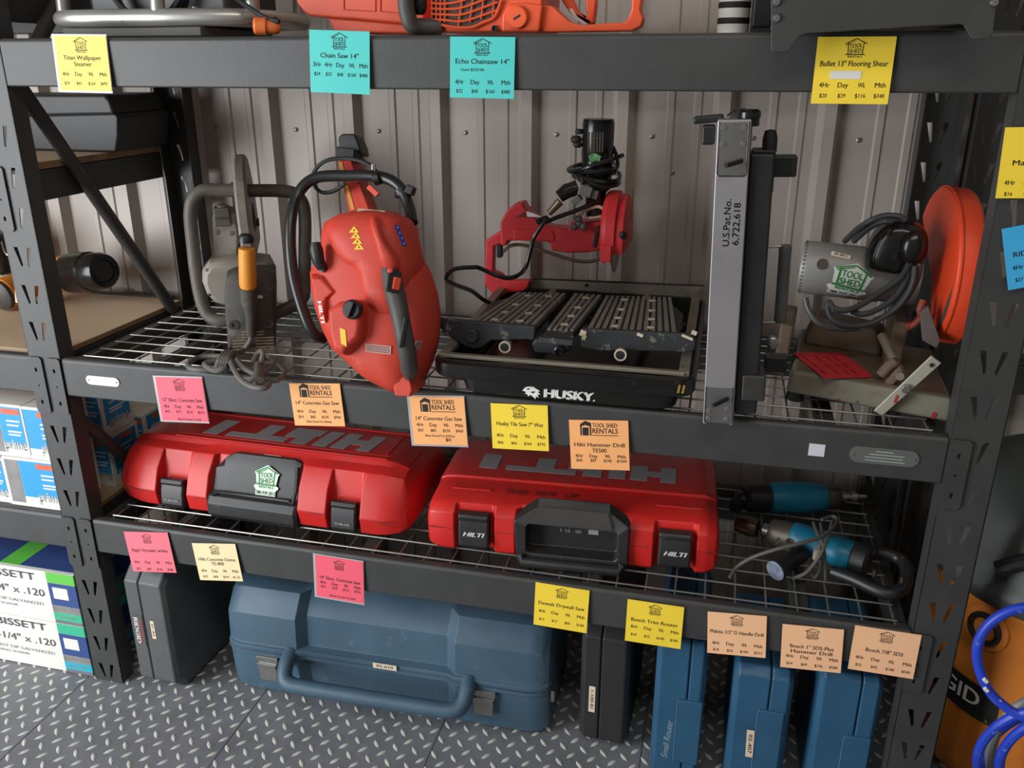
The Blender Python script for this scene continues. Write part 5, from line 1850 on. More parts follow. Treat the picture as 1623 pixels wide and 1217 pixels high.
    lg = [q(1110, 900, .05), q(1180, 860, .05), q(1270, 1120, .05), (q(1240, 1180, .05)), q(1130, 1120, .05)]
    MB().loft([lg, [p + V((0, .02, 0)) for p in lg]]).build('lower_guard', mat('grey_guard_steel', srgb(104, 94, 88), .55, .3, .15, 15), t, bevel=.002)
    m = MB().tube([q(1135, 805, .09), q(1110, 880, .085), q(1120, 930, .085), q(1080, 980, .085), q(1030, 1010, .085), q(1015, 985, .085)], .0065, 8, smooth=4)
    m.build('carry_hook', mat('rust_red_paint', srgb(150, 62, 44), .6, 0, .15, 20), t)
    # cords
    m = MB()
    m.tube([q(530, 350, .17), q(640, 250, .12), q(760, 180, .10), q(860, 155, .10), q(960, 165, .10), q(1000, 195, .10)], .0058, 8, smooth=5)
    m.tube([q(600, 350, .15), q(690, 270, .12), q(780, 215, .10), q(850, 195, .09), q(900, 200, .09)], .0058, 8, smooth=5)
    m.build('upper_cord', mat('grey_black_cord', srgb(62, 64, 66), .45, 0, .1, 20), t)
    m = MB()
    m.tube([q(1030, 520, .07), q(960, 630, .085), q(800, 750, .09), q(640, 850, .085), q(530, 885, .085), q(450, 870, .09), q(405, 820, .10), q(400, 890, .095), q(440, 960, .085), q(540, 1000, .08), q(680, 995, .08), q(820, 940, .08), q(960, 830, .08), q(1050, 680, .075), q(1070, 540, .075)], .0058, 8, smooth=5)
    m.tube([q(1020, 540, .075), q(1010, 640, .088), q(920, 780, .092), q(780, 880, .095), q(660, 915, .095), q(580, 890, .095)], .0055, 8, smooth=5)
    m.tube([q(1110, 520, .08), q(1090, 640, .082), q(1000, 800, .088), q(880, 910, .086), q(760, 960, .086)], .0055, 8, smooth=5)
    m.tube([q(225, 790, .11), q(250, 880, .10), q(320, 980, .09), q(430, 1020, .085), q(560, 1030, .085), q(650, 1015, .085)], .0056, 8, smooth=5)
    m.build('power_cord', mat('grey_black_cord', srgb(62, 64, 66), .45, 0, .1, 20), t)
    # vise screw and jaw
    a0, a1 = s2(900, 165, .10), s2(1000, 360, .045)
    m = MB()
    n = 16
    for i in range(n):
        pa, pb = a0.lerp(a1, i / n), a0.lerp(a1, (i + .55) / n)
        m.cyl(pa, pb, .0092, n=12)
        m.cyl(pb, a0.lerp(a1, (i + 1) / n), .0078, n=12)
    m.build('vise_screw', mat('dull_zinc_thread', srgb(150, 142, 124), .5, .5, .15, 20), t)
    m = MB()
    br = [s2(890, 600, .02), s2(1000, 460, .02), s2(1050, 425, .02), s2(1080, 450, .02), s2(1010, 540, .02), s2(940, 615, .02)]
    m.loft([br, [p + V((0, .02, .004)) for p in br]])
    m.tube([s2(890, 480, .03), s2(950, 410, .03), s2(1010, 370, .035)], .010, 10)
    m.build('vise_bracket', M_RUST, t, bevel=.002)
    MB().lathe(s2(1045, 485, .012), (0, -1, 0), [(.008, -.006), (.008, .004), (.001, .004)], 8).build('vise_nut', M_ALU, t)
    bar = [s2(835, 768, -.02), s2(1300, 325, -.03), s2(1380, 385, -.03), s2(905, 808, -.02)]
    m = MB().loft([bar, [p + V((0, .006, 0)) for p in bar]])
    jaw = m.build('vise_handle', mat('pale_zinc_bar', srgb(176, 174, 156), .4, .4, .1, 10), t, bevel=.0012)
    k = s2(1302, 400, -.0315)
    MB().lathe(k, (0, -1, 0), [(.0036, -.004), (.0036, .0008), (.0005, .0008)], 12).build('bar_hole', M_BLACK, jaw)
    MB().lathe(s2(1095, 580, -.024), (0, -1, 0), [(.008, -.003), (.008, .009), (.006, .011), (.001, .011)], 14).build('bar_rivet', M_STEEL, jaw)
    MB().box(s2(1018, 670, -.0228), (.005, .002, .016), (0, 8, 0)).build('red_band', mat('red_paint_mark', srgb(150, 42, 34), .7), jaw, smooth=False)
    return t, F


cs, CF = chop_saw()
# red card lying on the saw's base
pts = [CF.M @ CF.z(1220 + a / 5.072, 500 + b / 5.072, .0475) for a, b in ((185, 302), (580, 300), (822, 480), (810, 497), (440, 508))]
c = sum(pts, V()) / 5
t = thing('price_card', 'red price card lying flat on the base of the chop saw', 'price card', c, (0, 0, 0), 'loose cards')
m = MB().loft([[p - c for p in pts], [p - c + V((0, 0, .0008)) for p in pts]])
m.build('card_sheet', mat('card_red', srgb(206, 40, 44), .6), t, smooth=False)
m = MB()
X0, X1, X3 = pts[0] - c, pts[1] - c, pts[4] - c
for i, (u0, u1) in enumerate(((.1, .25), (.34, .46), (.55, .62), (.70, .85))):
    for j, (v0, v1) in enumerate(((.15, .35), (.45, .60), (.70, .86))):
        P = lambda u, v: X0 + (X1 - X0) * u + (X3 - X0) * v + V((0, 0, .0012))
        m.f([m.v(P(u0, v0)), m.v(P(u0, v1)), m.v(P(u0 + .03, v1)), m.v(P(u0 + .03, v0))])
m.build('printing', mat('dark_red_print', srgb(110, 24, 26), .7), t, smooth=False)

# ------------------------------------------------------------------ drills on the lower shelf
M_TEAL = mat('teal_tool_plastic', srgb(16, 108, 136), 0.4, 0, 0.08, 12, srgb(120, 150, 156), 0.05)
M_GEAR = mat('worn_gear_metal', srgb(96, 88, 78), 0.45, .5, 0.2, 18)
M_CHUCK = mat('oily_chuck_steel', srgb(110, 92, 74), 0.3, .8, 0.2, 20)


def d_drill():
    F = Fr((1.64, 0.22, ZL + 0.0038))
    t = start(F, 'power_drill', 'teal and black corded drill nearest the front on the lower shelf, cord wrapped round it', 'power drill')
    z = lambda a, b, h: F.z(1130 + a / 4.918, 740 + b / 4.918, h)
    m = MB().lathe(z(180, 435, .045), z(395, 490, .047) - z(180, 435, .045), [(.014, 0), (.0185, .004), (.0225, .03), (.0225, .040), (.021, .044), (.021, .050)], 20)
    m.build('chuck', M_CHUCK, t)
    d = (z(395, 490, .047) - z(180, 435, .045)).normalized()
    m = MB().lathe(z(395, 490, .047), d, [(.013, -.004), (.016, .0), (.016, .018)], 18)
    m.build('spindle_collar', M_STEEL, t)
    # gear housing
    g0, g1 = z(440, 500, .047), z(610, 545, .047)
    m = MB().lathe(g0, g1 - g0, [(.024, 0), (.029, .006), (.031, .02), (.032, .038), (.033, (g1 - g0).length)], 20)
    m.build('gear_housing', M_GEAR, t, ang=50)
    m = MB()
    m.box(z(505, 580, .072), (.006, .018, .004), (20, 0, -15))
    m.build('gear_plate', M_STEEL, t)
    # teal body in two lumps
    b0, b1 = z(600, 530, .050), z(1090, 700, .046)
    u = (b1 - b0).normalized()
    Lb = (b1 - b0).length
    m = MB().lathe(b0, u, [(.030, 0), (.0345, .008), (.036, .03), (.034, .055), (.0325, .08), (.0345, .10), (.035, Lb - .01), (.030, Lb)], 20, (1, .92))
    m.build('motor_housing', M_TEAL, t, ang=50)
    m = MB().lathe(b0 + u * (Lb - .002), u, [(.031, 0), (.036, .004), (.036, .03), (.030, .036)], 20)
    m.build('end_housing', M_BLACK, t)
    # D handle
    e = b0 + u * (Lb + .03)
    m = MB()
    m.tube([e + V((0, .018, .01)), e + V((.03, .022, .012)), e + V((.062, .012, .010)), e + V((.072, -.020, .006)), e + V((.060, -.070, -.006)), e + V((.035, -.092, -.012)), e + V((.010, -.086, -.012)), e + V((-.03, -.060, -.010)), e + V((-.07, -.035, -.012))], .0135, 12, smooth=4)
    m.build('d_handle', M_BLACK, t)
    for dx, dy in ((.018, .012), (.066, .0), (.052, -.082), (.002, -.07)):
        MB().lathe(e + V((dx, dy, .022)), (0, 0, 1), [(.0042, -.012), (.0042, .002), (.001, .002)], 8).build('handle_screw', M_CHUCK, t)
    # side handle with clear end
    s0, s1 = z(700, 660, .040), z(490, 805, .026)
    us = (s1 - s0).normalized()
    Ls = (s1 - s0).length
    m = MB().lathe(s0, us, [(.016, 0), (.021, .01), (.019, .035), (.022, Ls - .012), (.023, Ls)], 18)
    m.build('side_handle', M_BLACK, t, ang=50)
    m = MB().lathe(s0 + us * Ls, us, [(.021, -.001), (.0222, .001), (.0222, .003), (.018, .0045), (.001, .004)], 18)
    m.build('clear_end_cap', mat('scuffed_clear_cap', srgb(130, 138, 156), .35, .2, .35, 60), t)
    MB().lathe(z(810, 660, .085), (0, -.3, 1), [(.0065, -.02), (.0065, .003), (.001, .004)], 10).build('brush_cap', mat('cream_brush_cap', srgb(150, 140, 120), .5), t)
    MB().lathe(z(600, 585, .078), (0, -.4, 1), [(.009, -.02), (.009, .002), (.006, .002), (.005, .0), (.001, .0)], 14).build('gear_selector', M_GEAR, t)
    m = MB()
    m.tube([z(130, 860, .006), z(200, 770, .02), z(320, 700, .05), z(500, 640, .08), z(700, 590, .095), z(860, 535, .10), z(950, 460, .10), z(970, 410, .098), z(930, 385, .095), z(850, 410, .092)], .0042, 8, smooth=5)
    m.tube([z(935, 420, .10), z(905, 520, .098), z(860, 640, .09), z(800, 740, .065), z(720, 830, .03), z(620, 868, .008)], .0040, 8, smooth=5)
    m.tube([z(840, 440, .095), z(850, 520, .096), z(830, 620, .088), z(840, 760, .05), z(800, 860, .012), z(770, 840, .01)], .0038, 8, smooth=5)
    m.tube([z(785, 435, .092), z(815, 520, .096), z(860, 620, .09), z(875, 760, .05), z(880, 885, .006)], .0038, 8, smooth=5)
    m.build('power_cord', mat('dull_grey_cord', srgb(86, 82, 78), .6), t)


d_drill()


def back_drill():
    F = Fr((1.66, 0.41, ZL + 0.0038))
    t = start(F, 'power_drill', 'teal corded drill lying farther back in the shade on the lower shelf', 'power drill')
    z = lambda a, b, h: F.z(1130 + a / 4.918, 740 + b / 4.918, h)
    b0, b1 = z(430, 240, .05), z(870, 235, .05)
    u = (b1 - b0).normalized()
    L_ = (b1 - b0).length
    MB().lathe(b0, u, [(.030, 0), (.037, .012), (.039, L_ * .5), (.036, L_ * .85), (.030, L_)], 20, (1, 1.0)).build('motor_housing', M_TEAL, t, ang=50)
    MB().lathe(b0 + u * .002, -u, [(.031, 0), (.036, .004), (.034, .05), (.026, .06)], 18).build('end_housing', M_BLACK, t)
    MB().lathe(b1, u, [(.027, -.002), (.027, .03), (.020, .036)], 18).build('gear_housing', M_GEAR, t, ang=50)
    MB().lathe(b1 + u * .034, u, [(.013, 0), (.013, .016), (.009, .017), (.009, .026), (.013, .027), (.013, .040), (.008, .042), (.006, .066), (.001, .068)], 16).build('tool_holder', M_STEEL, t)
    e = b0 - u * .05
    m = MB().tube([e + V((0.01, 0, .0)), e + V((-.01, -.002, -.004)), e + V((-.022, -.012, -.010)), e + V((-.026, -.03, -.016))], [.024, .020, .017, .015], 12, smooth=3)
    m.build('rear_handle', M_BLACK, t)
    m = MB().tube([e + V((-.022, -.03, -.02)), e + V((-.032, .0, -.03)), e + V((-.03, .04, -.038)), e + V((.0, .07, -.040)), e + V((.06, .075, -.040))], .004, 8, smooth=5)
    m.build('power_cord', M_RUBBER, t)


back_drill()

# ------------------------------------------------------------------ top shelf
M_TUBE = mat('scuffed_aluminium_tube', srgb(178, 176, 170), 0.33, 0.6, 0.12, 12, srgb(130, 118, 106), 0.1)
M_ORANGE = mat('bright_orange_plastic', srgb(226, 88, 48), 0.38, 0, 0.05, 8, bump=.03, bscale=200)
M_ORANGE2 = mat('orange_case_plastic', srgb(216, 80, 46), 0.45, 0, 0.08, 8, bump=.05, bscale=150)


def steamer():
    L = V((0.28, 0.20, ZT + 0.003))
    F = Fr(L)
    t = start(F, 'wallpaper_steamer', 'wallpaper steamer in a bent aluminium tube frame, at the left of the top shelf', 'steamer')
    h = .034
    ring = [(.105, .075), (.20, .062), (.34, .066), (.46, .095), (.495, .15), (.495, .30), (.45, .36), (.25, .37), (.10, .36), (.070, .30), (.070, .12)]
    m = MB().tube([V((x, y, L.z + h)) - L for x, y in ring], .0165, 14, smooth=6, closed=True)
    m.build('base_ring', M_TUBE, t)
    for x, y in ((.078, .100), (.318, .066), (.487, .125), (.482, .33), (.09, .34)):
        MB().cyl(V((x, y, L.z + h + .006)) - L, V((x + .012, y + .004, L.z + .24)) - L, .0135, n=14).build('frame_post', M_TUBE, t)
    m = MB().tube([V((x + (.29 - x) * .06, y + (.21 - y) * .06, L.z + .24)) - L for x, y in ring], .0150, 12, smooth=6, closed=True)
    m.build('top_ring', M_TUBE, t)
    MB().span(V((.100, .06, ZT + .0030)) - L, V((.41, .34, ZT + .020)) - L).build('rubber_pad', mat('grey_pad', srgb(88, 88, 84), .7), t, bevel=.003)
    m = MB().span(V((.12, .12, ZT + .022)) - L, V((.44, .32, ZT + .20)) - L)
    m.build('boiler_tank', M_CASEBLK, t, bevel=.015, seg=3)
    m = MB()
    for k in range(3):
        m.tube([V((.20 + .17 * (.5 + .5 * math.cos(a_ * PI / 6)) , .100 - .008 * k, ZT + .115 + .10 * math.sin(a_ * PI / 6) * (1 - .1 * k))) - L for a_ in range(12)], .0062, 8, smooth=3, closed=True)
    m.build('coiled_cord', M_RUBBER, t)
    MB().lathe(F(310, 18, .085 - L.y), (0, 0, 1), [(.006, -.006), (.006, .008), (.003, .009)], 10).build('frame_bolt', M_CHROME, t)
    # orange plug and its cord
    m = MB().lathe(F(404, 41, .028 - L.y), (.9, .35, -.06), [(.012, -.002), (.0155, .002), (.0155, .020), (.0125, .022), (.0125, .038), (.009, .045)], 18)
    m.build('orange_plug', mat('orange_plug_plastic', srgb(224, 112, 50), .5), t)
    m = MB().tube([F(370, -6, .10 - L.y), F(395, 12, .06 - L.y), F(420, 28, .04 - L.y), F(440, 34, .035 - L.y), F(436, 30, .05 - L.y)], .0048, 8, smooth=4)
    m.build('steam_hose', M_RUBBER, t)


steamer()


def saw_scabbard():
    L = V((0.71, 0.16, ZT + 0.003))
    F = Fr(L)
    t = start(F, 'chainsaw_case', 'orange moulded chainsaw case left of the orange chainsaw, on the top shelf', 'tool case')
    q = lambda x, y, Y_: F(x, y, Y_ - L.y)
    up = [q(452, -60, .12), q(470, 5, .12), q(480, 18, .12), q(490, 25, .12), q(512, 28, .12), q(560, 31, .12), q(672, 42, .12), q(680, -60, .12)]
    m = MB().loft([up, [p + V((0, .16, 0)) for p in up]])
    u = m.build('upper_shell', M_ORANGE2, t, bevel=.006, seg=3)
    lo = [q(508, 26, .10), q(520, 50, .10), q(655, 53, .10), q(672, 40, .10)]
    zb = min(p.z for p in lo)
    lo = [V((p.x, p.y, max(p.z, 0.0))) for p in lo]
    m = MB().loft([[p + V((0, .028, 0)) for p in lo], [p + V((0, .16, 0)) for p in lo]])
    m.build('lower_shell', M_ORANGE2, t, bevel=.004)
    for x0, x1, y0, y1 in ((545, 595, -40, 18), (603, 640, -40, 21)):
        a_ = [q(x0, y0, .119), q(x1, y0, .119), q(x1, y1, .119), q(x0, y1 - 3, .119)]
        MB().tube(a_, .0012, 5, closed=True).build('panel_rib', M_ORANGE2, u)


saw_scabbard()


def chainsaw():
    L = V((1.02, 0.12, ZT + 0.003))
    F = Fr(L)
    t = start(F, 'chainsaw', 'orange chainsaw with black front handle, on the top shelf right of its case', 'chainsaw')
    q = lambda a, b, Y_: F(640 + a / 4.1615, b / 4.1615, Y_ - L.y)
    body = [(60, 155), (180, 150), (180, -260), (650, -260), (920, -120), (905, 205), (250, 212), (200, 190)]
    pt = [q(a, b_, .055) for a, b_ in body]
    m = MB().loft([pt, [p + V((0, .16, 0)) for p in pt]])
    b = m.build('engine_body', M_ORANGE, t, bevel=.006, seg=3)
    MB().loft([[q(a, b_, .0542) for a, b_ in ((180, -30), (640, -30), (610, 100), (430, 180), (300, 172), (182, 135))], [q(a, b_, .056) for a, b_ in ((180, -30), (640, -30), (610, 100), (430, 180), (300, 172), (182, 135))]]).build('grille_recess', mat('shadowy_engine', srgb(72, 48, 38), .6, .1, .3, 40), b, smooth=False)
    m = MB()
    for i in range(7):
        x = 185 + 14 * i
        if i % 2 == 0: m.tube([q(x, -60, .050), q(x, 135 + 2 * i, .050)], .0015, 6)
    for i in range(4):
        y = 20 + 36 * i
        m.tube([q(178, y, .050), q(275, y + 4, .050), q(400, y - 20 + 10 * i, .050), q(620, y - 110 + 16 * i, .050)], .0020, 6, smooth=4)
    for i in range(4):
        m.tube([q(390 + 70 * i, -40, .0505), q(360 + 75 * i, 170 - 22 * i, .0505)], .0014, 6)
    m.tube([q(182, 140, .050), q(300, 176, .050), q(440, 182, .050), q(520, 150, .050), q(600, 110, .050), q(645, 0, .050)], .0028, 6, smooth=4)
    m.build('starter_grille', M_ORANGE, b)
    tk = [q(a, b_, .050) for a, b_ in ((640, 212), (645, 90), (690, 25), (800, 15), (920, 30), (895, 212))]
    m = MB().loft([tk, [p + V((0, .02, 0)) for p in tk]])
    m.build('fuel_tank', M_ORANGE, t, bevel=.005, seg=2)
    c = q(752, 115, .050)
    m = MB().lathe(c, (0, -1, 0), [(.0185, -.004), (.0185, .005), (.0165, .0075), (.001, .0075)], 28)
    fc = m.build('fuel_cap', mat('vivid_orange_cap', srgb(240, 96, 50), .4), t)
    MB().box(c + V((0, -.0076, 0)), (.013, .0012, .0035), (0, -28, 0)).build('cap_slot', M_BLACK, fc, smooth=False)
    for a, b_ in ((230, 205), (600, 188)):
        MB().lathe(q(a, b_, .052), (0, -1, 0), [(.0050, -.006), (.0056, .002), (.004, .002), (.0038, -.001), (.001, -.001)], 12).build('body_screw', M_BLACK, t)
    # rear handle loop
    hl = [(905, 50), (925, 30), (985, 40), (1030, 85), (1090, 140), (1170, 165), (1380, 150), (1450, 150), (1480, 120), (1500, 60), (1510, -120), (1480, -180), (1560, -190), (1580, -60), (1560, 60), (1582, 125), (1565, 175), (1500, 205), (1280, 208), (910, 214)]
    pt = [q(a, b_, .060) for a, b_ in hl]
    m = MB().loft([pt, [p + V((0, .035, 0)) for p in pt]])
    m.build('rear_handle', M_ORANGE, t, bevel=.006, seg=3)
    r2 = [(960, -150), (1050, 20), (1100, 90), (1170, 150), (1250, 160), (1270, 0), (1230, -100), (1260, -200), (1190, -200), (1195, -20), (1205, 100), (1190, 130), (1140, 60), (1100, -30), (1060, -150)]
    pt = [q(a, b_, .10) for a, b_ in r2]
    m = MB().loft([pt, [p + V((0, .03, 0)) for p in pt]])
    m.build('trigger_grip', M_ORANGE, t, bevel=.004)
    pt = [q(a, b_, .098) for a, b_ in ((1090, 60), (1110, 55), (1145, 110), (1215, 158), (1190, 158), (1125, 125))]
    MB().loft([pt, [p + V((0, .002, 0)) for p in pt]]).build('warning_label', M_WHITE, t, smooth=False)
    # black tubular front handle
    m = MB().tube([q(20, -220, .03), q(12, -60, .03), q(18, 60, .03), q(35, 130, .03), q(62, 170, .035), q(120, 178, .045), q(240, 178, .06)], .0148, 12, smooth=5)
    m.build('front_handle', M_GRIP, t)
    m = MB()
    m.ball(q(105, 30, .045), .014, 12, (1, .7, 1.4))
    m.build('primer_bulb', M_GLOSSBLK, t)


chainsaw()


def flooring_shear():
    L = V((1.62, -0.064, ZT - 0.031))
    F = Fr(L)
    t = start(F, 'flooring_shear', 'black steel flooring shear with bolted end plate, hanging over the top beam at right', 'flooring shear')
    q = lambda x, y: F(x, y, 0)
    o = [(1222, -110), (1222, 82), (1245, 83), (1252, 78), (1266, 58), (1276, 53), (1522, 38), (1528, 40), (1539, 60), (1543, 63), (1568, 60), (1574, 55), (1580, 0), (1590, -110)]
    pt = [q(*p) for p in o]
    m = MB().loft([pt, [p + V((0, .006, 0)) for p in pt]])
    pl = m.build('end_plate', M_RACK, t, bevel=.0012)
    for x, y in ((1231, 3), (1231, 29), (1576, 4)):
        p = q(x, y)
        m = MB().lathe(p, (0, -1, 0), [(.0062, -.002), (.0062, .002), (.0045, .0048), (.0008, .005)], 14)
        m.box(p + V((0, -.005, 0)), (.006, .0008, .0012), (0, 40, 0)); m.box(p + V((0, -.005, 0)), (.006, .0008, .0012), (0, -50, 0))
        m.build('pan_head_bolt', M_CHROME, pl)
    W0, W1 = pt[1].x, pt[10].x
    m = MB().span((W0 + .012, .0062, .040), (W1 - .03, .40, .055))
    m.build('bed_plate', M_RACK, t, bevel=.003)
    m = MB().span((W0 + .012, .0062, .055), (W0 + .03, .40, .13)); m.build('side_wall', M_RACK, t, bevel=.003)
    m = MB().span((W1 - .05, .0062, .055), (W1 - .03, .40, .13)); m.build('side_wall', M_RACK, t, bevel=.003)
    m = MB().span((W0 + .03, .03, .06), (W1 - .06, .055, .12)); m.build('blade_bar', M_DARKST, t, bevel=.002)


flooring_shear()

t = thing('tool_case', 'black box behind the flooring shear on the top shelf', 'tool case', (1.467, .24, ZT + .003))
MB().span((-.036, 0, .012), (.0, .20, .22)).build('case_body', M_BLACK, t, bevel=.005)
MB().span((-.036, .005, .0), (.0, .195, .012)).build('case_base', M_RUBBER, t)
t = thing('paint_tin', 'pale tin with dark bands, just showing left of the flooring shear', 'tin', (1.398, .33, ZT + .003))
m = MB().lathe((0, 0, 0), (0, 0, 1), [(.028, 0), (.03, .002), (.03, .15), (.028, .152)], 24)
m.build('tin_body', M_WHITE, t)
m = MB()
for z in (.022, .05, .075):
    m.lathe((0, 0, z), (0, 0, 1), [(.0302, 0), (.0306, .001), (.0306, .010), (.0302, .011)], 24)
m.build('tin_band', M_INK, t)
t = thing('tool_case', 'black case at the right end of the top shelf, right of the flooring shear', 'tool case', (1.757, .30, ZT + .003))
MB().span((.0, 0, .010), (.066, .20, .20)).build('case_body', M_BLACK, t, bevel=.01, seg=3)
MB().span((.004, .005, 0), (.062, .195, .012)).build('case_base', M_RUBBER, t)

# ------------------------------------------------------------------ left bay: upper shelves, case, threading tool
for z, nm in ((1.3065, 'mid'), (1.668, 'top')):
    beam(rl, LX, -PW - .001, -0.001, z, -1, (0, 1))
    beam(rl, LX, -PW - .001, RD - 0.002, z, 1, (0, 0), 'rear_shelf_beam')
    plywood(z, .015)
for z in (1.3065, ZM, ZL, 1.668):
    MB().span((-.055, .045, z - .082), (-.037, RD - .047, z - .0165)).build('side_rail', M_RACK, rl, bevel=.003)


def left_case():
    L = V((-.12, .20, 1.3072))
    F = Fr(L)
    t = start(F, 'tool_case', 'black moulded case on the high plywood shelf of the left bay', 'tool case')
    q = lambda x, y: F(x, y, .1)
    up = [q(-60, 165), q(-30, 150), q(165, 150), q(174, 160), q(181, 182), q(-60, 186)]
    lo = [q(-60, 186), q(182, 180), q(187, 186), q(187, 215), q(183, 238), q(-60, 250)]
    lo = [V((p.x, p.y, max(0.001, p.z))) for p in lo]
    lo[-1].z = lo[-2].z = .001
    for nm, pts in (('case_lid', up), ('case_body', lo)):
        MB().loft([pts, [p + V((0, .20, 0)) for p in pts]]).build(nm, mat('black_case_plastic', srgb(44, 43, 43), .5, 0, .12, 9), t, bevel=.008, seg=3)


left_case()
t = thing('tool_case', 'dark case on the highest left shelf, cut off by the top left corner', 'tool case', (-.30, .06, 1.6686))
MB().span((-.30, 0, .0), (.225, .34, .10)).build('case_body', M_CHAR, t, bevel=.012, seg=3)
MB().span((-.30, .004, .102), (.225, .336, .19)).build('case_lid', M_CHAR, t, bevel=.012, seg=3)

M_YO = mat('amber_tool_plastic', srgb(232, 144, 44), 0.4, 0, 0.08, 10)


def threader():
    L = V((-.26, .40, ZM + .0005))
    F = Fr(L)
    t = start(F, 'power_threader', 'amber pipe threading tool with black round head, lying on the left plywood shelf', 'power tool')
    h0, h1 = F(113, 433, .03), F(166, 429, -.01)
    u = (h1 - h0).normalized()
    Lh = (h1 - h0).length
    lift = V((0, 0, max(0, .0565 - min(h0.z, h1.z))))
    h0 += lift; h1 += lift
    m = MB().lathe(h0, u, [(.050, 0), (.054, .004), (.055, Lh * .3), (.054, Lh * .62), (.050, Lh * .66), (.049, Lh * .93), (.044, Lh), (.030, Lh + .001), (.028, Lh - .004), (.001, Lh - .004)], 18)
    m.build('gear_head', M_GLOSSBLK, t, ang=25)
    m = MB().lathe(h0 + u * .002, -u, [(.050, 0), (.051, .004), (.049, .03), (.044, .07), (.040, .10)], 24)
    m.build('amber_housing', M_YO, t)
    b0 = h0 - u * .09
    e = F(8, 478, -.10)
    e.z = .045
    m = MB().lathe(b0, e - b0, [(.034, 0), (.038, .02), (.038, (e - b0).length * .5), (.043, (e - b0).length * .85), (.043, (e - b0).length)], 20)
    m.build('motor_barrel', M_YO, t)
    d = (e - b0).normalized()
    MB().lathe(e, d, [(.040, -.001), (.040, .012), (.028, .02)], 20).build('end_cap', M_GRIP, t)
    m = MB().box(F(26, 465, -.138), (.008, .0015, .05), (0, 10, 0))
    m.build('label_strip', M_LAB, t, smooth=False)
    s0 = F(-60, 430, .02)
    s0 = F(-8, 405, .02)
    m = MB().span(s0 + V((-.14, -.02, -.055)), s0 + V((.035, .06, .055)))
    m.build('switch_housing', M_BLACK, t, bevel=.02, seg=3)
    m = MB().tube([F(2, 383, -.02), F(8, 400, -.03), F(20, 408, -.03)], .002, 6, smooth=3)
    m.build('silver_trim', M_CHROME, t)


threader()

# ------------------------------------------------------------------ right edge: vacuum, hose, next bay's upright
rr_ = thing('storage_rack', 'black uprights of the next bay, behind the right upright', 'shelving', (0, 0, 0))
post(rr_, 1.944, RD - .004, 1, 0)
beam(rr_, 1.986, 3.0, RD - .002, ZM, 1, (0, 0), 'rear_shelf_beam')


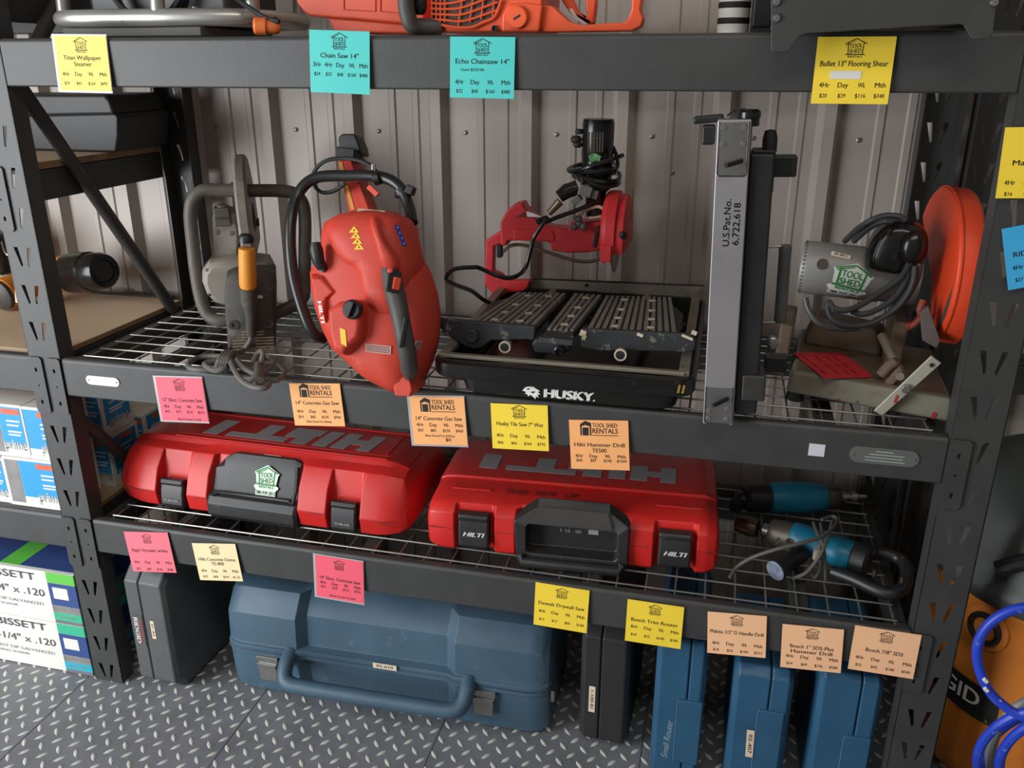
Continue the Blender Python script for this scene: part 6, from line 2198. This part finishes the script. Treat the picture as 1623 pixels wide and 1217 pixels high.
def vacuum():
    L = V((2.170, .270, 0.0))
    F = Fr(L)
    t = start(F, 'shop_vacuum', 'large amber and dark grey shop vacuum, cut off at the right edge', 'vacuum')
    MB().lathe((0, 0, 0), (0, 0, 1), [(.17, .02), (.205, .035), (.215, .06), (.225, .09), (.232, .30), (.238, .48), (.246, .50), (.246, .515)], 48).build('drum', mat('amber_drum_plastic', srgb(206, 120, 42), .45, 0, .06, 6), t, ang=50)
    b = MB().lathe((0, 0, 0), (0, 0, 1), [(.255, .505), (.268, .515), (.270, .545), (.258, .56), (.25, .60), (.235, .66), (.20, .73), (.13, .77), (.01, .78)], 48)
    lid = b.build('motor_lid', mat('dark_grey_lid', srgb(66, 70, 68), .45, 0, .06, 6), t, ang=50)
    for k in range(5):
        a_ = R(40 + 72 * k)
        m = MB().lathe((math.cos(a_) * .18, math.sin(a_) * .18, .0), (0, 0, 1), [(.02, .0022), (.022, .01), (.022, .03), (.015, .05)], 12)
        m.build('caster', M_BLACK, t)
    a_ = R(222)
    c = V((math.cos(a_), math.sin(a_), 0))
    m = MB().lathe(c * .232 + V((0, 0, .442)), c, [(.036, -.01), (.036, .014), (.031, .020), (.026, .018), (.024, .010), (.001, .008)], 28)
    m.build('hose_port', M_BLACK, t)
    m = MB().lathe(c * .236 + V((0, 0, .442)), c, [(.050, -.02), (.047, .004), (.037, .006)], 28)
    m.build('port_boss', mat('amber_drum_plastic', srgb(206, 120, 42), .45), t)
    # wrapped maker badge
    m = MB()

    def wrap(u, z, r):
        a = R(208) + u
        return V((math.cos(a) * r, math.sin(a) * r, z))
    zz0, zz1 = .225, .305
    prev = None
    for i in range(13):
        u = -.62 + 1.10 * i / 12
        cur = (m.v(wrap(u, zz0, .2325)), m.v(wrap(u, zz1, .2345)))
        if prev:
            m.f([prev[0], cur[0], cur[1], prev[1]])
        prev = cur
    bd = m.build('maker_badge', mat('black_badge', srgb(34, 34, 33), .5), t, smooth=False)
    p = MB()
    put_text(p, 'RIDGID', 0, .002, .052, 0, .17, .02)
    p.mi = 1
    p.f([p.v((x, 0, z)) for x, z in ((-.12, -.037), (.11, -.037), (.11, -.031), (-.12, -.031))])
    for v in p.bm.verts:
        v.co = wrap(v.co.x / .2325 - .05, .268 + v.co.z, .2362)
    p.build('badge_lettering', [M_WHITE, mat('olive_stripe', srgb(120, 130, 60), .6)], bd, smooth=False)
    m = MB()
    a_ = R(232)
    c = V((math.cos(a_), math.sin(a_), 0))
    m.tube([c * .25 + V((-.04, 0, .60)), c * .262 + V((0, 0, .625)), c * .25 + V((.05, -.01, .64))], .016, 10)
    m.build('lid_latch', M_BLACK, lid)
    MB().box(c * .264 + V((.055, -.01, .575)), (.05, .012, .022), (0, 20, 0)).build('amber_tab', M_YO, lid, bevel=.004)


vacuum()


def hose_coil():
    L = V((2.06, -.12, 0.0))
    F = Fr(L)
    t = start(F, 'hose_coil', 'coil of blue hose in front of the vacuum, at the lower right corner', 'hose')
    q = lambda a, b, yl: F(1540 + a / 4.554, 950 + b / 4.554, yl)
    M_BH = mat('blue_rubber_hose', srgb(36, 66, 190), .4, 0, .1, 20, srgb(170, 180, 205), .05)
    m = MB()
    top = [q(560, 50, .03), q(378, 60, .02), q(250, 95, .02), q(130, 175, .02), (q(55, 290, .02)), q(40, 420, .02), q(75, 560, .015), q(150, 690, .01), q(280, 800, .0), q(420, 865, -.01), q(600, 900, -.01)]
    m.tube(top, .0088, 12, smooth=5)
    m.build('blue_hose', M_BH, t)
    m = MB()
    for a, b_ in ((100, 585), (105, 650), (205, 735)):
        m.box(q(a, b_, .003), (.008, .006, .006), (0, 40, 0))
    m.build('white_print', M_WHITE, t)
    m = MB()
    for k, (c0, c1, z_) in enumerate((((520, 1150), (430, 560), .02), ((560, 1180), (300, 480), .0), ((520, 1220), (380, 560), .05))):
        c = q(c0[0], c0[1], z_)
        rx, rz = F.size(c1[0] / 4.554, z_), F.size(c1[1] / 4.554, z_)
        rz = min(rz, c.z - .010)
        m.tube([c + V((math.cos(a_ * PI / 8) * rx, -.03 * math.sin(a_ * PI / 8) + .01 * k, math.sin(a_ * PI / 8) * rz)) for a_ in range(16)], .0088, 10, smooth=3, closed=True)
    m.build('hose_loops', M_BH, t)
    m = MB()
    c = q(545, 1160, .035)
    rx, rz = F.size(350 / 4.554, .03), min(F.size(520 / 4.554, .03), c.z - .012)
    m.tube([c + V((math.cos(a_ * PI / 8) * rx, .02, math.sin(a_ * PI / 8) * rz)) for a_ in range(16)], .0095, 10, smooth=3, closed=True)
    m.build('grey_hose', mat('grey_rubber_hose', srgb(128, 126, 122), .5), t)


hose_coil()
